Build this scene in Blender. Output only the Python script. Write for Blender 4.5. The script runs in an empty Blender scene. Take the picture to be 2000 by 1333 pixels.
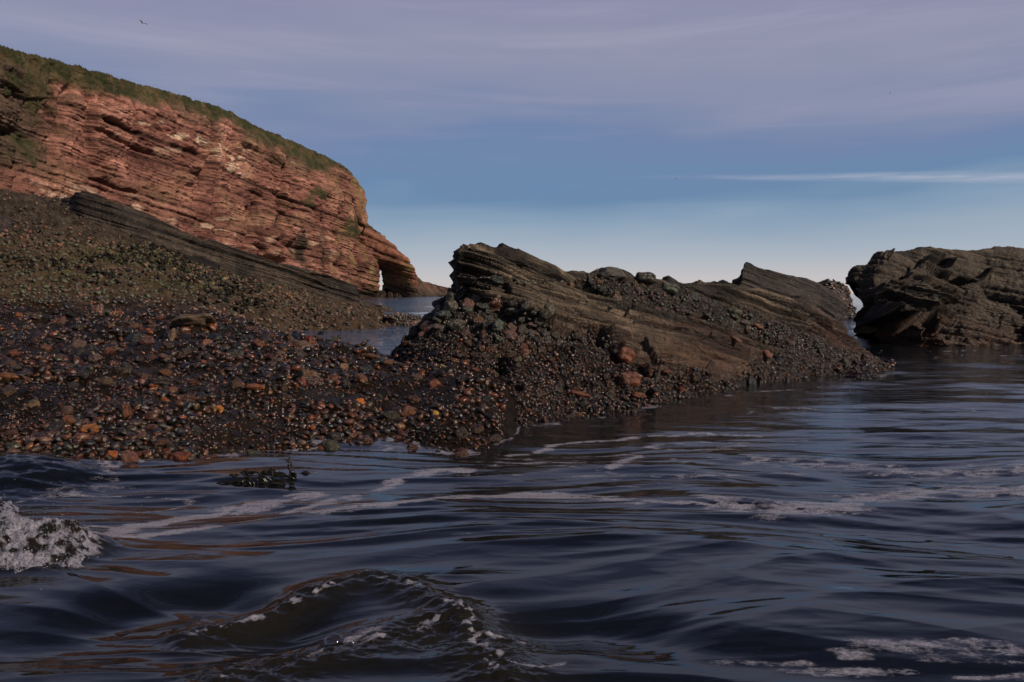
import bpy, math, random
import numpy as np

random.seed(7)
RNG = np.random.default_rng(7)
S = bpy.context.scene
C = S.collection

# ------------------------------------------------------------------ camera
FPX, HZ, CAMH = 1570.0, 573.0, 1.0          # focal length in photo pixels, horizon row, eye height
PITCH = math.atan((666.5 - HZ) / FPX)
cam = bpy.data.cameras.new('camera'); camo = bpy.data.objects.new('camera', cam); C.objects.link(camo)
cam.sensor_width = 36.0; cam.lens = FPX / 2000.0 * 36.0
cam.clip_start = 0.05; cam.clip_end = 60000
camo.location = (0, 0, CAMH); camo.rotation_euler = (math.pi / 2 - PITCH, 0, 0)
S.camera = camo

# ------------------------------------------------------------------ world and sun
SUN_EL, SUN_AZ = math.radians(37), math.radians(120)      # azimuth measured from +Y towards +X: behind the camera, to the right
world = bpy.data.worlds.new('World'); S.world = world; world.use_nodes = True
nt = world.node_tree; nt.nodes.clear()
class NB:
    """tiny node-tree helper"""
    def __init__(s, tree): s.t = tree
    def n(s, kind, **kw):
        nd = s.t.nodes.new(kind)
        for k, v in kw.items(): setattr(nd, k, v)
        return nd
    def l(s, a, b): s.t.links.new(a, b)
    def put(s, v, sock):
        if isinstance(v, bpy.types.NodeSocket): s.l(v, sock)
        elif v is not None: sock.default_value = v
    def m(s, op, a, b=None, c=None, clamp=False):
        nd = s.n('ShaderNodeMath', operation=op, use_clamp=clamp)
        s.put(a, nd.inputs[0]); s.put(b, nd.inputs[1])
        if c is not None: s.put(c, nd.inputs[2])
        return nd.outputs[0]
    def mr(s, v, a, b, c=0.0, d=1.0, kind='SMOOTHSTEP'):
        nd = s.n('ShaderNodeMapRange', interpolation_type=kind)
        s.put(v, nd.inputs[0]); nd.inputs[1].default_value = a; nd.inputs[2].default_value = b
        nd.inputs[3].default_value = c; nd.inputs[4].default_value = d
        return nd.outputs[0]
    def mix(s, f, a, b, mode='MIX'):
        nd = s.n('ShaderNodeMix', data_type='RGBA', blend_type=mode)
        s.put(f, nd.inputs[0])
        for v, k in ((a, 6), (b, 7)):
            if isinstance(v, (tuple, list)): v = (*v[:3], 1.0)
            s.put(v, nd.inputs[k])
        return nd.outputs[2]
    def noise(s, vec, scale, detail=4.0, rough=0.55, dist=0.0):
        nd = s.n('ShaderNodeTexNoise'); s.put(vec, nd.inputs['Vector'])
        nd.inputs['Scale'].default_value = scale; nd.inputs['Detail'].default_value = detail
        nd.inputs['Roughness'].default_value = rough; nd.inputs['Distortion'].default_value = dist
        return nd.outputs[0]
    def scale(s, vec, sc):
        nd = s.n('ShaderNodeMapping'); s.put(vec, nd.inputs[0]); nd.inputs[3].default_value = sc
        return nd.outputs[0]
    def ramp(s, f, stops):
        nd = s.n('ShaderNodeValToRGB'); s.put(f, nd.inputs[0]); cr = nd.color_ramp
        while len(cr.elements) < len(stops): cr.elements.new(0.5)
        for e, (p, c) in zip(cr.elements, stops):
            e.position = p; e.color = (*c, 1.0) if len(c) == 3 else c
        return nd.outputs[0]

def srgb(r, g, b):
    f = lambda u: (u / 255 / 12.92) if u / 255 <= 0.04045 else ((u / 255 + 0.055) / 1.055) ** 2.4
    return (f(r), f(g), f(b))

w = NB(nt)
SKYK = 0.1
tc = w.n('ShaderNodeTexCoord').outputs['Generated']
sep = w.n('ShaderNodeSeparateXYZ'); w.l(tc, sep.inputs[0])
sky = w.n('ShaderNodeTexSky', sky_type='NISHITA'); sky.sun_disc = False
sky.sun_elevation = SUN_EL; sky.sun_rotation = SUN_AZ; sky.air_density = 1.0; sky.dust_density = 0.6; sky.ozone_density = 2.0
zz = sep.outputs[2]
wob = w.noise(w.scale(tc, (1.6, 1.6, 9.0)), 1.6, 3, 0.5)
el = w.m('ADD', zz, w.m('MULTIPLY', w.m('MULTIPLY', w.m('SUBTRACT', wob, 0.5), 0.16), w.mr(zz, 0.03, 0.14)))
def ep(y): return math.sin(math.atan((HZ - y) / FPX))
stops = [(0.0, srgb(200, 194, 192)), (ep(548), srgb(198, 194, 196)), (ep(500), srgb(170, 180, 193)), (ep(440), srgb(136, 159, 183)),
         (ep(370), srgb(103, 134, 170)), (ep(290), srgb(112, 131, 169)), (ep(225), srgb(133, 141, 170)), (ep(130), srgb(147, 149, 173)),
         (ep(0), srgb(134, 136, 168)), (0.43, srgb(104, 111, 148)), (0.55, srgb(56, 66, 104)), (0.75, srgb(28, 36, 66)), (1.0, srgb(22, 29, 54))]
grad = w.ramp(w.m('MAXIMUM', el, 0.0), [(p, tuple(v for v in c)) for p, c in stops])
gradx = w.mix(1.0, grad, (1 / SKYK,) * 3, 'MULTIPLY')
base = w.mix(0.94, sky.outputs[0], gradx)
# long wisps of high cirrus
ci = w.noise(w.scale(tc, (1.1, 1.1, 14.0)), 2.2, 7, 0.62, 0.6)
cim = w.m('MULTIPLY', w.mr(ci, 0.46, 0.78), w.mr(zz, 0.09, 0.26))
base = w.mix(w.m('MULTIPLY', cim, 0.32), base, tuple(v / SKYK for v in srgb(178, 172, 196)))
# the thin bright streak of cloud low on the right
az = w.m('ARCTAN2', sep.outputs[0], sep.outputs[1])
wob2 = w.noise(w.scale(tc, (3, 3, 3)), 2.0, 5, 0.6)
e0 = w.m('ADD', ep(346), w.m('MULTIPLY', w.m('SUBTRACT', wob2, 0.5), 0.007))
slope_ = w.m('DIVIDE', zz, w.m('MAXIMUM', sep.outputs[1], 0.05))
dz = w.m('ABSOLUTE', w.m('SUBTRACT', slope_, e0))
wid = w.mr(az, 0.10, 0.50, 0.0014, 0.0085, 'LINEAR')
band = w.m('SUBTRACT', 1.0, w.m('DIVIDE', dz, wid), clamp=True)
fine = w.noise(w.scale(tc, (5, 5, 90)), 3.0, 6, 0.6)
band = w.m('MULTIPLY', w.m('MULTIPLY', band, w.mr(az, 0.08, 0.52)), w.mr(fine, 0.25, 0.65, 0.35, 1.0))
band = w.m('MULTIPLY', band, w.mr(az, 1.0, 1.4, 1.0, 0.0))
base = w.mix(w.m('MULTIPLY', band, 0.48), base, tuple(v / SKYK for v in srgb(206, 204, 214)))
bg = w.n('ShaderNodeBackground'); w.l(base, bg.inputs[0]); bg.inputs[1].default_value = SKYK
wo = w.n('ShaderNodeOutputWorld'); w.l(bg.outputs[0], wo.inputs[0])

sun = bpy.data.lights.new('sun', 'SUN'); suno = bpy.data.objects.new('sun', sun); C.objects.link(suno)
sun.energy = 5.0; sun.angle = math.radians(0.5); sun.color = (1.0, 0.86, 0.70)
suno.rotation_euler = (math.pi / 2 - SUN_EL, 0, math.pi - SUN_AZ)
S.view_settings.view_transform = 'Standard'; S.view_settings.look = 'None'
S.view_settings.exposure = 0.0; S.view_settings.gamma = 1.0; S.view_settings.use_curve_mapping = False

# ------------------------------------------------------------------ geometry helpers
cP, sP = math.cos(PITCH), math.sin(PITCH)
def at(px, py, D):
    """the point seen at photo pixel (px, py) at forward distance D"""
    px, py, D = np.broadcast_arrays(np.asarray(px, float), np.asarray(py, float), np.asarray(D, float))
    xr = (px - 1000.0) / FPX; up = (666.5 - py) / FPX
    yw = cP + up * sP; t = D / yw
    return np.stack([xr * t, D, CAMH + (-sP + up * cP) * t], -1)
def wd(py, z=0.0):
    """forward distance at which the ray of row py meets height z"""
    up = (666.5 - py) / FPX
    return (z - CAMH) / (-sP + up * cP) * (cP + up * sP)
def proj(p):
    y = p[..., 1]; z = p[..., 2] - CAMH
    fw = y * cP - z * sP; up = y * sP + z * cP
    return 1000 + FPX * p[..., 0] / fw, 666.5 - FPX * up / fw

PERM = np.random.default_rng(11).permutation(256).astype(np.int64)
PERM = np.concatenate([PERM, PERM, PERM])
GR = np.random.default_rng(5).normal(size=(256, 3)); GR /= np.linalg.norm(GR, axis=1, keepdims=True)
def pn(p):
    """gradient noise, about -1..1"""
    p = np.asarray(p, float); i = np.floor(p).astype(np.int64); f = p - i; i &= 255
    u = f * f * f * (f * (f * 6 - 15) + 10)
    r = 0
    for dx in (0, 1):
        wx = u[..., 0] if dx else 1 - u[..., 0]
        a = PERM[i[..., 0] + dx]
        for dy in (0, 1):
            wy = u[..., 1] if dy else 1 - u[..., 1]
            b = PERM[a + i[..., 1] + dy]
            for dz_ in (0, 1):
                wz = u[..., 2] if dz_ else 1 - u[..., 2]
                g = GR[PERM[b + i[..., 2] + dz_]]
                r = r + wx * wy * wz * (g[..., 0] * (f[..., 0] - dx) + g[..., 1] * (f[..., 1] - dy) + g[..., 2] * (f[..., 2] - dz_))
    return r * 1.7
def fbm(p, o=4, g=0.5, lac=2.03):
    r, a, q = 0, 1.0, np.asarray(p, float)
    for k in range(o):
        r = r + a * pn(q); q = q * lac + 17.3; a *= g
    return r
def ridge(p, o=4, g=0.5):
    r, a, q = 0, 1.0, np.asarray(p, float)
    for k in range(o):
        r = r + a * (1 - 2 * np.abs(pn(q))); q = q * 2.07 + 9.1; a *= g
    return r
def h1(*k):
    """hash of integer arrays to 0..1"""
    r = np.zeros_like(np.asarray(k[0]), dtype=np.int64)
    for v in k: r = PERM[(r + np.asarray(v).astype(np.int64)) & 255]
    return r / 255.0
def sst(a, b, x):
    t = np.clip((x - a) / (b - a), 0, 1); return t * t * (3 - 2 * t)
def beds(p, nrm, along, thick, length, seed=0, groove=0.16, saw=.8):
    """blocky bedding: per-bed, per-block push in/out with grooves at the joints. returns value about -1..1 and joint mask"""
    s = p @ np.asarray(nrm); a = p @ np.asarray(along)
    s = s / thick + 0.30 * pn(p / (length * 1.3) + seed)
    o1 = np.stack([s * .31 + seed, s * 0 + .5, s * 0 + .3], -1); s = s + 1.1 * pn(o1)
    k = np.floor(s); f = s - k
    off = h1(k, seed + 3) * 7.3
    q = a / length * (0.6 + 0.9 * h1(k, seed + 9)) + off + 0.25 * pn(p / (length * .35) + seed * 2.1)
    j = np.floor(q); fj = q - j
    v = h1(k, seed) * 1.1 + h1(k, j, seed + 5) * 0.9 - 1.0
    e = np.minimum(f, 1 - f) ; hk = h1(np.round(s), seed + 14); gr = np.exp(-(e / (groove * (.5 + 1.1 * hk))) ** 2) * (.25 + 1.5 * hk ** 2)
    ej = np.minimum(fj, 1 - fj) * length / thick; gj = np.exp(-(ej / groove) ** 2) * (h1(k, j, seed + 8) > 0.45)
    # undercut: a bed is fuller at its top than at its base
    v = v + saw * (f - 0.5)
    return np.clip(v, -1.1, 1.1) - 0.9 * np.maximum(gr, 0.8 * gj), np.maximum(gr, 0.8 * gj), k, j

def mesh_from(name, V, F, mat=None, cols=None, rough=None, smooth=True, extra=None):
    """V (n,3), F (m,3|4) int -> mesh datablock"""
    me = bpy.data.meshes.new(name)
    V = np.ascontiguousarray(V, np.float32); F = np.ascontiguousarray(F, np.int32)
    k = F.shape[1]
    me.vertices.add(len(V)); me.vertices.foreach_set('co', V.ravel())
    me.loops.add(F.size); me.loops.foreach_set('vertex_index', F.ravel())
    me.polygons.add(len(F)); me.polygons.foreach_set('loop_start', np.arange(0, F.size, k, dtype=np.int32))
    me.polygons.foreach_set('use_smooth', np.full(len(F), smooth))
    me.update(calc_edges=True)
    if cols is not None:
        a = me.attributes.new('col', 'FLOAT_COLOR', 'POINT')
        c = np.ones((len(V), 4), np.float32); c[:, :3] = cols; a.data.foreach_set('color', c.ravel())
    if rough is not None:
        a = me.attributes.new('rgh', 'FLOAT', 'POINT'); a.data.foreach_set('value', np.ascontiguousarray(rough, np.float32))
    for nm, v in (extra or {}).items():
        a = me.attributes.new(nm, 'FLOAT', 'POINT'); a.data.foreach_set('value', np.ascontiguousarray(v, np.float32))
    if mat: me.materials.append(mat)
    return me
def link(name, me, parent=None, label=None, cat=None, group=None, kind=None):
    o = bpy.data.objects.new(name, me); C.objects.link(o)
    if parent: o.parent = parent
    if label: o['label'] = label
    if cat: o['category'] = cat
    if group: o['group'] = group
    if kind: o['kind'] = kind
    return o
def grid_faces(nv, nu):
    i = np.arange(nv * nu).reshape(nv, nu)
    return np.stack([i[:-1, :-1], i[:-1, 1:], i[1:, 1:], i[1:, :-1]], -1).reshape(-1, 4)
def grid_normals(P):
    du = np.gradient(P, axis=1); dv = np.gradient(P, axis=0)
    n = np.cross(du, dv); n /= np.linalg.norm(n, axis=-1, keepdims=True) + 1e-9
    return n
def blur(A, k):
    for _ in range(k):
        A = A.copy()
        A[1:-1] = (A[:-2] + 2 * A[1:-1] + A[2:]) / 4
        A[:, 1:-1] = (A[:, :-2] + 2 * A[:, 1:-1] + A[:, 2:]) / 4
    return A
def row(pts, us, px_key=True):
    """polyline row of (px, py, D) resampled at us in 0..1 of its px extent"""
    a = np.array(pts, float); k = (a[:, 0] - a[0, 0]) / (a[-1, 0] - a[0, 0])
    k = np.maximum.accumulate(k + np.arange(len(k)) * 1e-7)
    return np.stack([np.interp(us, k, a[:, i]) for i in range(3)], -1)
def loft(rows, nu, counts):
    """rows: list of (pts polyline); counts: number of grid steps between consecutive rows. returns world grid P (nv,nu,3)"""
    us = np.linspace(0, 1, nu)
    R = []
    for r in rows:
        g = row(r, us); R.append(at(g[:, 0], g[:, 1], g[:, 2]))
    out = []
    for a, b, n in zip(R[:-1], R[1:], counts):
        t = np.linspace(0, 1, n, endpoint=False)[:, None, None]
        out.append(a[None] * (1 - t) + b[None] * t)
    out.append(R[-1][None])
    return np.concatenate(out, 0)
def behind(pts, dD, dz):
    """the row that lies dD behind a row and dz lower (in metres)"""
    a = np.array(pts, float); P = at(a[:, 0], a[:, 1], a[:, 2])
    P2 = P * np.array([1 + dD / 10.0 * 0, 1, 1]) + np.array([0, dD, 0]); P2[:, 0] = P[:, 0] * (P2[:, 1] / P[:, 1]); P2[:, 2] = P[:, 2] - dz
    x, y = proj(P2); return np.stack([x, y, P2[:, 1]], -1)
def drop_to(pts, dD, z):
    a = np.array(pts, float); P = at(a[:, 0], a[:, 1], a[:, 2])
    P[:, 0] *= (P[:, 1] + dD) / P[:, 1]; P[:, 1] += dD; P[:, 2] = z
    x, y = proj(P); return np.stack([x, y, P[:, 1]], -1)
def inpoly(x, y, poly):
    r = np.zeros(x.shape, bool); n = len(poly)
    for i in range(n):
        (x1, y1), (x2, y2) = poly[i], poly[(i + 1) % n]
        c = ((y1 > y) != (y2 > y)) & (x < (x2 - x1) * (y - y1) / ((y2 - y1) + 1e-9) + x1)
        r ^= c
    return r
def pdist(x, y, line):
    """distance in pixels from points to a polyline, and parameter along"""
    best = np.full(x.shape, 1e9)
    for (x1, y1), (x2, y2) in zip(line[:-1], line[1:]):
        dx, dy = x2 - x1, y2 - y1
        t = np.clip(((x - x1) * dx + (y - y1) * dy) / (dx * dx + dy * dy), 0, 1)
        best = np.minimum(best, np.hypot(x - x1 - t * dx, y - y1 - t * dy))
    return best
def bedattr(P, e, nb_, lam):
    cr = np.cross(nb_, e); return {'bs': (P @ nb_).ravel(), 'ba': (P @ e).ravel(), 'bc': (P @ cr).ravel(), 'lam': (lam * np.ones(P.shape[:2])).ravel()}
def lerp3(a, b, f): return np.asarray(a) * (1 - f[..., None]) + np.asarray(b) * f[..., None]

# ------------------------------------------------------------------ materials
def rock_mat(name, bscale, bump, spec=0.5, speck=0.0, cvar=0.5, stretch=(1, 1, 1), obj_col=False, bdist=0.02, spk_scale=25.0, stria=(3.0, 60.0)):
    m = bpy.data.materials.new(name); m.use_nodes = True; t = m.node_tree; t.nodes.clear(); b = NB(t)
    tcx = b.n('ShaderNodeTexCoord').outputs['Object']
    v = b.scale(tcx, stretch)
    if obj_col:
        oi = b.n('ShaderNodeObjectInfo'); col = oi.outputs['Color']; rg = b.m('ADD', 0.16, b.m('MULTIPLY', oi.outputs['Random'], 0.16))
    else:
        col = b.n('ShaderNodeAttribute', attribute_name='col').outputs['Color']
        rg = b.n('ShaderNodeAttribute', attribute_name='rgh').outputs['Fac']
    n1 = b.noise(v, bscale, 9, 0.68)
    n2 = b.noise(v, bscale * 0.22, 5, 0.6)
    k = b.m('MULTIPLY', b.mr(n1, 0.3, 0.7, 1 - cvar, 1 + cvar, 'LINEAR'), b.mr(n2, 0.3, 0.7, 1 - cvar * .6, 1 + cvar * .6, 'LINEAR'))
    at_ = lambda nm: b.n('ShaderNodeAttribute', attribute_name=nm).outputs['Fac']
    bv = b.n('ShaderNodeCombineXYZ'); b.l(at_('ba'), bv.inputs[0]); b.l(at_('bc'), bv.inputs[1]); b.l(at_('bs'), bv.inputs[2])
    st = b.noise(b.scale(bv.outputs[0], (stria[0], stria[0], stria[1])), 1.0, 6, 0.62)
    st = b.m('ADD', 0.5, b.m('MULTIPLY', b.m('SUBTRACT', st, 0.5), at_('lam')))
    if not obj_col: k = b.m('MULTIPLY', k, b.mr(st, 0.34, 0.62, 0.48, 1.34, 'LINEAR'))
    kc = b.n('ShaderNodeCombineXYZ')
    for q in range(3): b.l(k, kc.inputs[q])
    c = b.mix(1.0, col, kc.outputs[0], 'MULTIPLY')
    if speck:
        vo = b.n('ShaderNodeTexVoronoi'); b.l(tcx, vo.inputs['Vector']); vo.inputs['Scale'].default_value = spk_scale
        sm = b.m('MULTIPLY', b.mr(vo.outputs['Distance'], 0.10, 0.22, 1.0, 0.0), b.mr(n2, 0.5, 0.62))
        c = b.mix(b.m('MULTIPLY', sm, speck), c, (0.42, 0.36, 0.30))
    p = b.n('ShaderNodeBsdfPrincipled'); b.l(c, p.inputs['Base Color'])
    rr = b.m('ADD', rg, b.m('MULTIPLY', b.m('SUBTRACT', n1, 0.5), 0.35), clamp=True)
    b.l(b.m('MAXIMUM', rr, 0.08), p.inputs['Roughness'])
    p.inputs['Specular IOR Level'].default_value = spec
    bp = b.n('ShaderNodeBump'); bp.inputs['Strength'].default_value = bump; bp.inputs['Distance'].default_value = bdist
    b.l(b.m('ADD', n1, b.m('MULTIPLY', st, 1.6)), bp.inputs['Height']); b.l(bp.outputs[0], p.inputs['Normal'])
    o = b.n('ShaderNodeOutputMaterial'); b.l(p.outputs[0], o.inputs[0])
    return m
M_ROCK = rock_mat('layered_shore_rock', 16, 1.0, 0.22, speck=0.35, cvar=0.45, spk_scale=30, stria=(1.5, 34.0), bdist=.035)
M_FARROCK = rock_mat('distant_shore_rock', 5, 1.0, 0.22, speck=0.35, cvar=0.45, spk_scale=9, bdist=0.08, stria=(.7, 11.0))
M_CLIFF = rock_mat('red_sandstone_cliff', 0.9, 1.0, 0.10, cvar=0.42, bdist=0.5, stria=(.10, 1.3))
M_BEACH = rock_mat('wet_shingle_ground', 14, 1.0, 0.03, cvar=0.6)
M_PEB = rock_mat('wet_pebbles', 34, 0.9, 0.5, cvar=0.5, bdist=0.010)
M_WET = rock_mat('wet_mussel_shell', 34, 1.0, 0.45, cvar=0.5, bdist=0.008)
M_COB = rock_mat('wet_cobble', 2.4, 0.6, 0.32, cvar=0.5, obj_col=True, bdist=0.05)
M_DRY = rock_mat('weathered_pebbles', 20, 0.5, 0.12, cvar=0.4, bdist=0.01)

def plain_mat(name, col, rough, spec=0.5, trans=0.0):
    m = bpy.data.materials.new(name); m.use_nodes = True; b = NB(m.node_tree)
    p = m.node_tree.nodes['Principled BSDF']
    tcx = b.n('ShaderNodeTexCoord').outputs['Object']
    n1 = b.noise(tcx, 30, 4)
    k = b.mr(n1, 0.3, 0.7, 0.65, 1.3, 'LINEAR'); kc = b.n('ShaderNodeCombineXYZ')
    for q in range(3): b.l(k, kc.inputs[q])
    b.l(b.mix(1.0, (*col, 1), kc.outputs[0], 'MULTIPLY'), p.inputs['Base Color'])
    p.inputs['Roughness'].default_value = rough; p.inputs['Specular IOR Level'].default_value = spec
    p.inputs['Transmission Weight'].default_value = trans
    return m
M_WEED = plain_mat('wet_brown_seaweed', (0.008, 0.006, 0.0025), 0.28)
M_FROTH = plain_mat('white_sea_froth', (0.24, 0.24, 0.29), 0.12, trans=.5)
M_BIRD = plain_mat('gull_feathers', (0.12, 0.12, 0.13), 0.7)
M_BIRDW = plain_mat('gull_white_feathers', (0.7, 0.7, 0.7), 0.7)

# ------------------------------------------------------------------ the sea
def flow_masks(x, y):
    px, py = proj(np.stack([x, y, np.zeros_like(x)], -1)); return px, py
def W(px, py):
    p = at(px, py, wd(py)); return (float(p[0]), float(p[1]))
def wl(pts): return [W(*p) for p in pts]
def water_height(x, y, cut):
    """height of the sea surface; cut = local grid spacing, features finer than it are left to the bump map"""
    D = np.hypot(x, y); q = np.stack([x, y, 0 * x], -1)
    near = 1 - sst(4.5, 9.0, D); far = sst(9, 25, D)
    wx = 0.35 * pn(q * [0.7, 0.9, 1]); wy = 0.22 * pn(q * [0.6, 1.1, 1] + 40)
    X, Y = x + wx, y + wy
    z = np.zeros_like(x)
    lee = np.exp(-(pdist(x, y, LEE) / 1.1) ** 2)
    def lay(ax, ay, amp, sd, sharp=False):
        n = pn(np.stack([X / ax + sd, Y / ay + sd * 1.7, 0 * X + sd], -1))
        if sharp: n = 0.5 - np.abs(n) * 1.4
        return amp * n * (1 - sst(0.25, 0.6, cut / ay))
    pm = 0.35 + 0.65 * sst(-.3, .4, fbm(q * [.45, 1.0, 1] + 33, 3))
    z += lay(2.7, 0.85, 0.042, 61.3) * near
    z += lay(1.7, 0.46, 0.027, 1.3) * (0.55 + 0.45 * near)
    z += lay(0.95, 0.26, 0.015, 5.1, True) * (0.4 + 0.7 * pm)
    z += lay(0.42, 0.11, 0.0042, 9.7) * pm
    z += lay(0.8, 0.17, 0.006, 31.7, True)
    z += lay(0.55, 0.085, 0.0032, 35.7) * np.exp(-((D - 5.2) / 1.2) ** 2)
    z += lay(3.5, 1.3, 0.03, 12.9) * sst(3, 9, D)
    z += lay(0.26, 0.10, 0.0042, 14.2, True) * (1 - 0.75 * near)
    pm2 = sst(-.1, .45, fbm(np.stack([X * .6, Y * 1.5, 0 * X + 9], -1), 3))
    z += (lay(0.30, 0.050, 0.0014, 71.2) + lay(0.16, 0.032, 0.0007, 77.2)) * pm2
    z += lay(1.4, 0.13, 0.0050, 81.2, True) * sst(-.2, .3, fbm(np.stack([X * .5, Y * 1.2, 0 * X + 29], -1), 2))
    z += lay(0.13, 0.055, 0.0018, 21.2) * pm * (1 - 0.3 * near)
    mid_ = sst(5.5, 9.5, D)
    z += lay(1.0, 0.62, 0.016, 41.0, True) * mid_ * (.5 + .5 * pm)
    z += lay(0.62, 0.42, 0.009, 47.0) * mid_ * pm
    z += lay(2.2, 1.1, 0.012, 53.0, True) * far
    z += lay(9, 3.4, 0.045, 25.0) * far
    return z * (1 - .72 * lee)
LEE = [W(1000, 850), W(1200, 845), W(1400, 820), W(1600, 790), W(1680, 775)]
CREST = wl([(380, 1240), (520, 1205), (630, 1165), (720, 1140), (800, 1160), (870, 1200), (925, 1245), (1010, 1270)])
CREST2 = wl([(430, 1345), (600, 1300), (760, 1262), (850, 1235), (910, 1225), (935, 1290), (980, 1345)])
HUMP = wl([(-160, 935), (0, 925), (70, 940)])
SPL = wl([(-150, 1100), (0, 1085), (120, 1085), (150, 1075)])
def seg_g(x, y, line, r):
    return np.exp(-(pdist(x, y, line) / r) ** 2)
def sea_z(x, y, cut):
    z = water_height(x, y, cut)
    q = np.stack([x, y, 0 * x], -1)
    a = seg_g(x, y, CREST, 0.075); b_ = seg_g(x, y, CREST2, 0.10)
    rough_ = ridge(q * [7, 11, 1] + 3.3, 4, 0.55)
    z += a * (0.020 + .014 * fbm(q * [4, 4, 1] + 5, 2) + 0.008 * rough_ + .005 * fbm(q * [22, 22, 1], 3)) + b_ * (0.016 + .012 * fbm(q * [4, 4, 1] + 15, 2) + 0.007 * ridge(q * [8, 14, 1] + 8, 4, 0.55) + .006 * fbm(q * [24, 24, 1], 3))
    z += seg_g(x, y, HUMP, 0.30) * (0.055 + 0.012 * ridge(q * [4, 12, 1], 3))
    z += seg_g(x, y, SPL, 0.12) * (0.06 + 0.012 * rough_)
    # trough behind the breaking crest
    z -= 0.05 * seg_g(x, y, wl([(250, 1200), (420, 1180), (560, 1230)]), 0.16)
    z -= 0.04 * seg_g(x, y, wl([(1000, 1240), (1150, 1230), (1250, 1260)]), 0.16)
    return z

nr, nc = 620, 640
pys = np.concatenate([np.linspace(1420, 640, 480), np.linspace(640, 577, 120)[1:]])
Ds = np.concatenate([wd(pys), np.geomspace(wd(577.0) * 1.25, 9000, 22)])
pxs = np.linspace(-260, 2260, nc)
DD, PX = np.meshgrid(Ds, pxs, indexing='ij')
X = (PX - 1000) / FPX * DD * 1.0; Yv = DD
cutv = np.gradient(Ds)[:, None] * np.ones_like(X)
Z = sea_z(X, Yv, np.minimum(np.abs(cutv), 5))
Z = np.where(DD > 300, 0, Z)
# foam: streaks and rafts drawn out by the current
q = np.stack([X, Yv, 0 * X], -1)
wxp = X + 0.06 * fbm(q * [2.2, 5, 1] + 4, 3); wyp = Yv + 0.05 * fbm(q * [1.8, 5, 1] + 9, 3)
foam = np.zeros_like(X)
def streak(pts, r, a):
    global foam
    L = wl(pts); d = pdist(wxp, wyp, L)
    foam = np.maximum(foam, a * (1 - sst(r * 0.05, r * 1.25, d)))
streak([(190, 1065), (260, 1030), (350, 1010), (450, 990), (560, 975), (620, 970)], 0.115, 1.0)
streak([(230, 1050), (330, 1045), (400, 1030)], 0.07, 0.9)
streak([(60, 1022), (160, 1028), (260, 1032)], 0.028, 0.9)
streak([(560, 1000), (700, 975), (780, 940), (860, 925), (915, 930)], 0.085, 0.8)
streak([(620, 1005), (780, 990), (900, 975), (1050, 968), (1150, 972), (1240, 985)], 0.095, 0.85)
streak([(1050, 880), (1110, 865), (1180, 860), (1260, 850), (1400, 845), (1480, 850)], 0.07, 0.8)
streak([(1000, 886), (1030, 884)], 0.05, 0.9)
streak([(970, 913), (1000, 912)], 0.08, 0.85)
streak([(1200, 915), (1225, 895), (1235, 888)], 0.07, 0.85)
streak([(1190, 912), (1100, 905), (1000, 905), (930, 905)], 0.04, 0.6)
streak([(1380, 975), (1420, 990), (1500, 1000), (1600, 990), (1700, 975), (1850, 960), (2100, 960)], 0.22, 0.72)
streak([(1500, 900), (1650, 910), (1800, 925), (2100, 915)], 0.26, 0.60)
streak([(1250, 985), (1330, 990), (1420, 990)], 0.05, 0.7)
streak([(1400, 1312), (1530, 1305), (1600, 1300)], 0.04, 0.6)
streak([(1660, 1290), (1760, 1280), (1900, 1282), (2100, 1290)], 0.08, 0.6)
streak([(1560, 1325), (1700, 1320), (2050, 1330)], 0.045, 0.6)
streak([(20, 1060), (110, 1075), (150, 1080)], 0.14, 1.0)
streak([(940, 1290), (980, 1315), (1060, 1325), (1110, 1312)], 0.022, 0.75)
streak([(690, 1262), (750, 1250)], 0.03, 0.7)
br = fbm(q * [5, 14, 1] + 2, 4, 0.6)
foam = foam * (1 - 0.75 * sst(0.0, 0.6, br - .8 * (foam - 0.6)))
cr_ = np.maximum(seg_g(X, Yv, CREST, .03), seg_g(X, Yv, CREST2, .03))
foam = np.maximum(foam, cr_ * sst(-.1, .7, fbm(q * [14, 16, 1] + 6, 4, .65)) * 1.0)
thin_ = (1 - np.abs(pn(np.stack([wxp * 1.1, wyp * 4.2, 0 * X + 3.3], -1)) * 9).clip(0, 1)) * sst(-.1, .3, pn(q * [.6, 1.2, 1] + 4))
foam = np.maximum(foam, .62 * thin_ * sst(2.9, 3.6, Yv) * (1 - sst(6.5, 9, Yv)))
# thin scattered flecks and rafts further out, by the right hand rock
fl = pn(q * [2.2, 7.0, 1] + 31) * 0.6 + pn(q * [7, 22, 1] + 3) * 0.5
reg = sst(1150, 1350, PX) * (1 - sst(13.5, 15.5, Yv)) * sst(4.5, 6.5, Yv) * (0.35 + 0.3 * pn(q * [0.5, 0.9, 1] + 2) + 0.45 * sst(10.3, 12.5, Yv))
foam = np.maximum(foam, sst(0.42, 0.60, fl) * np.clip(reg, 0, 1))
fl2 = pn(q * [1.6, 9.0, 1] + 71) * 0.7 + pn(q * [6, 26, 1] + 13) * 0.5
foam = np.maximum(foam, 0.42 * sst(0.3, 0.8, fl2) * sst(3.2, 4.0, Yv) * (1 - sst(5.5, 7.0, Yv)) * sst(250, 600, PX))
P = np.stack([X, Yv, Z], -1).reshape(-1, 3)
FOAM, SEA_SHAPE = foam, X.shape

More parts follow.
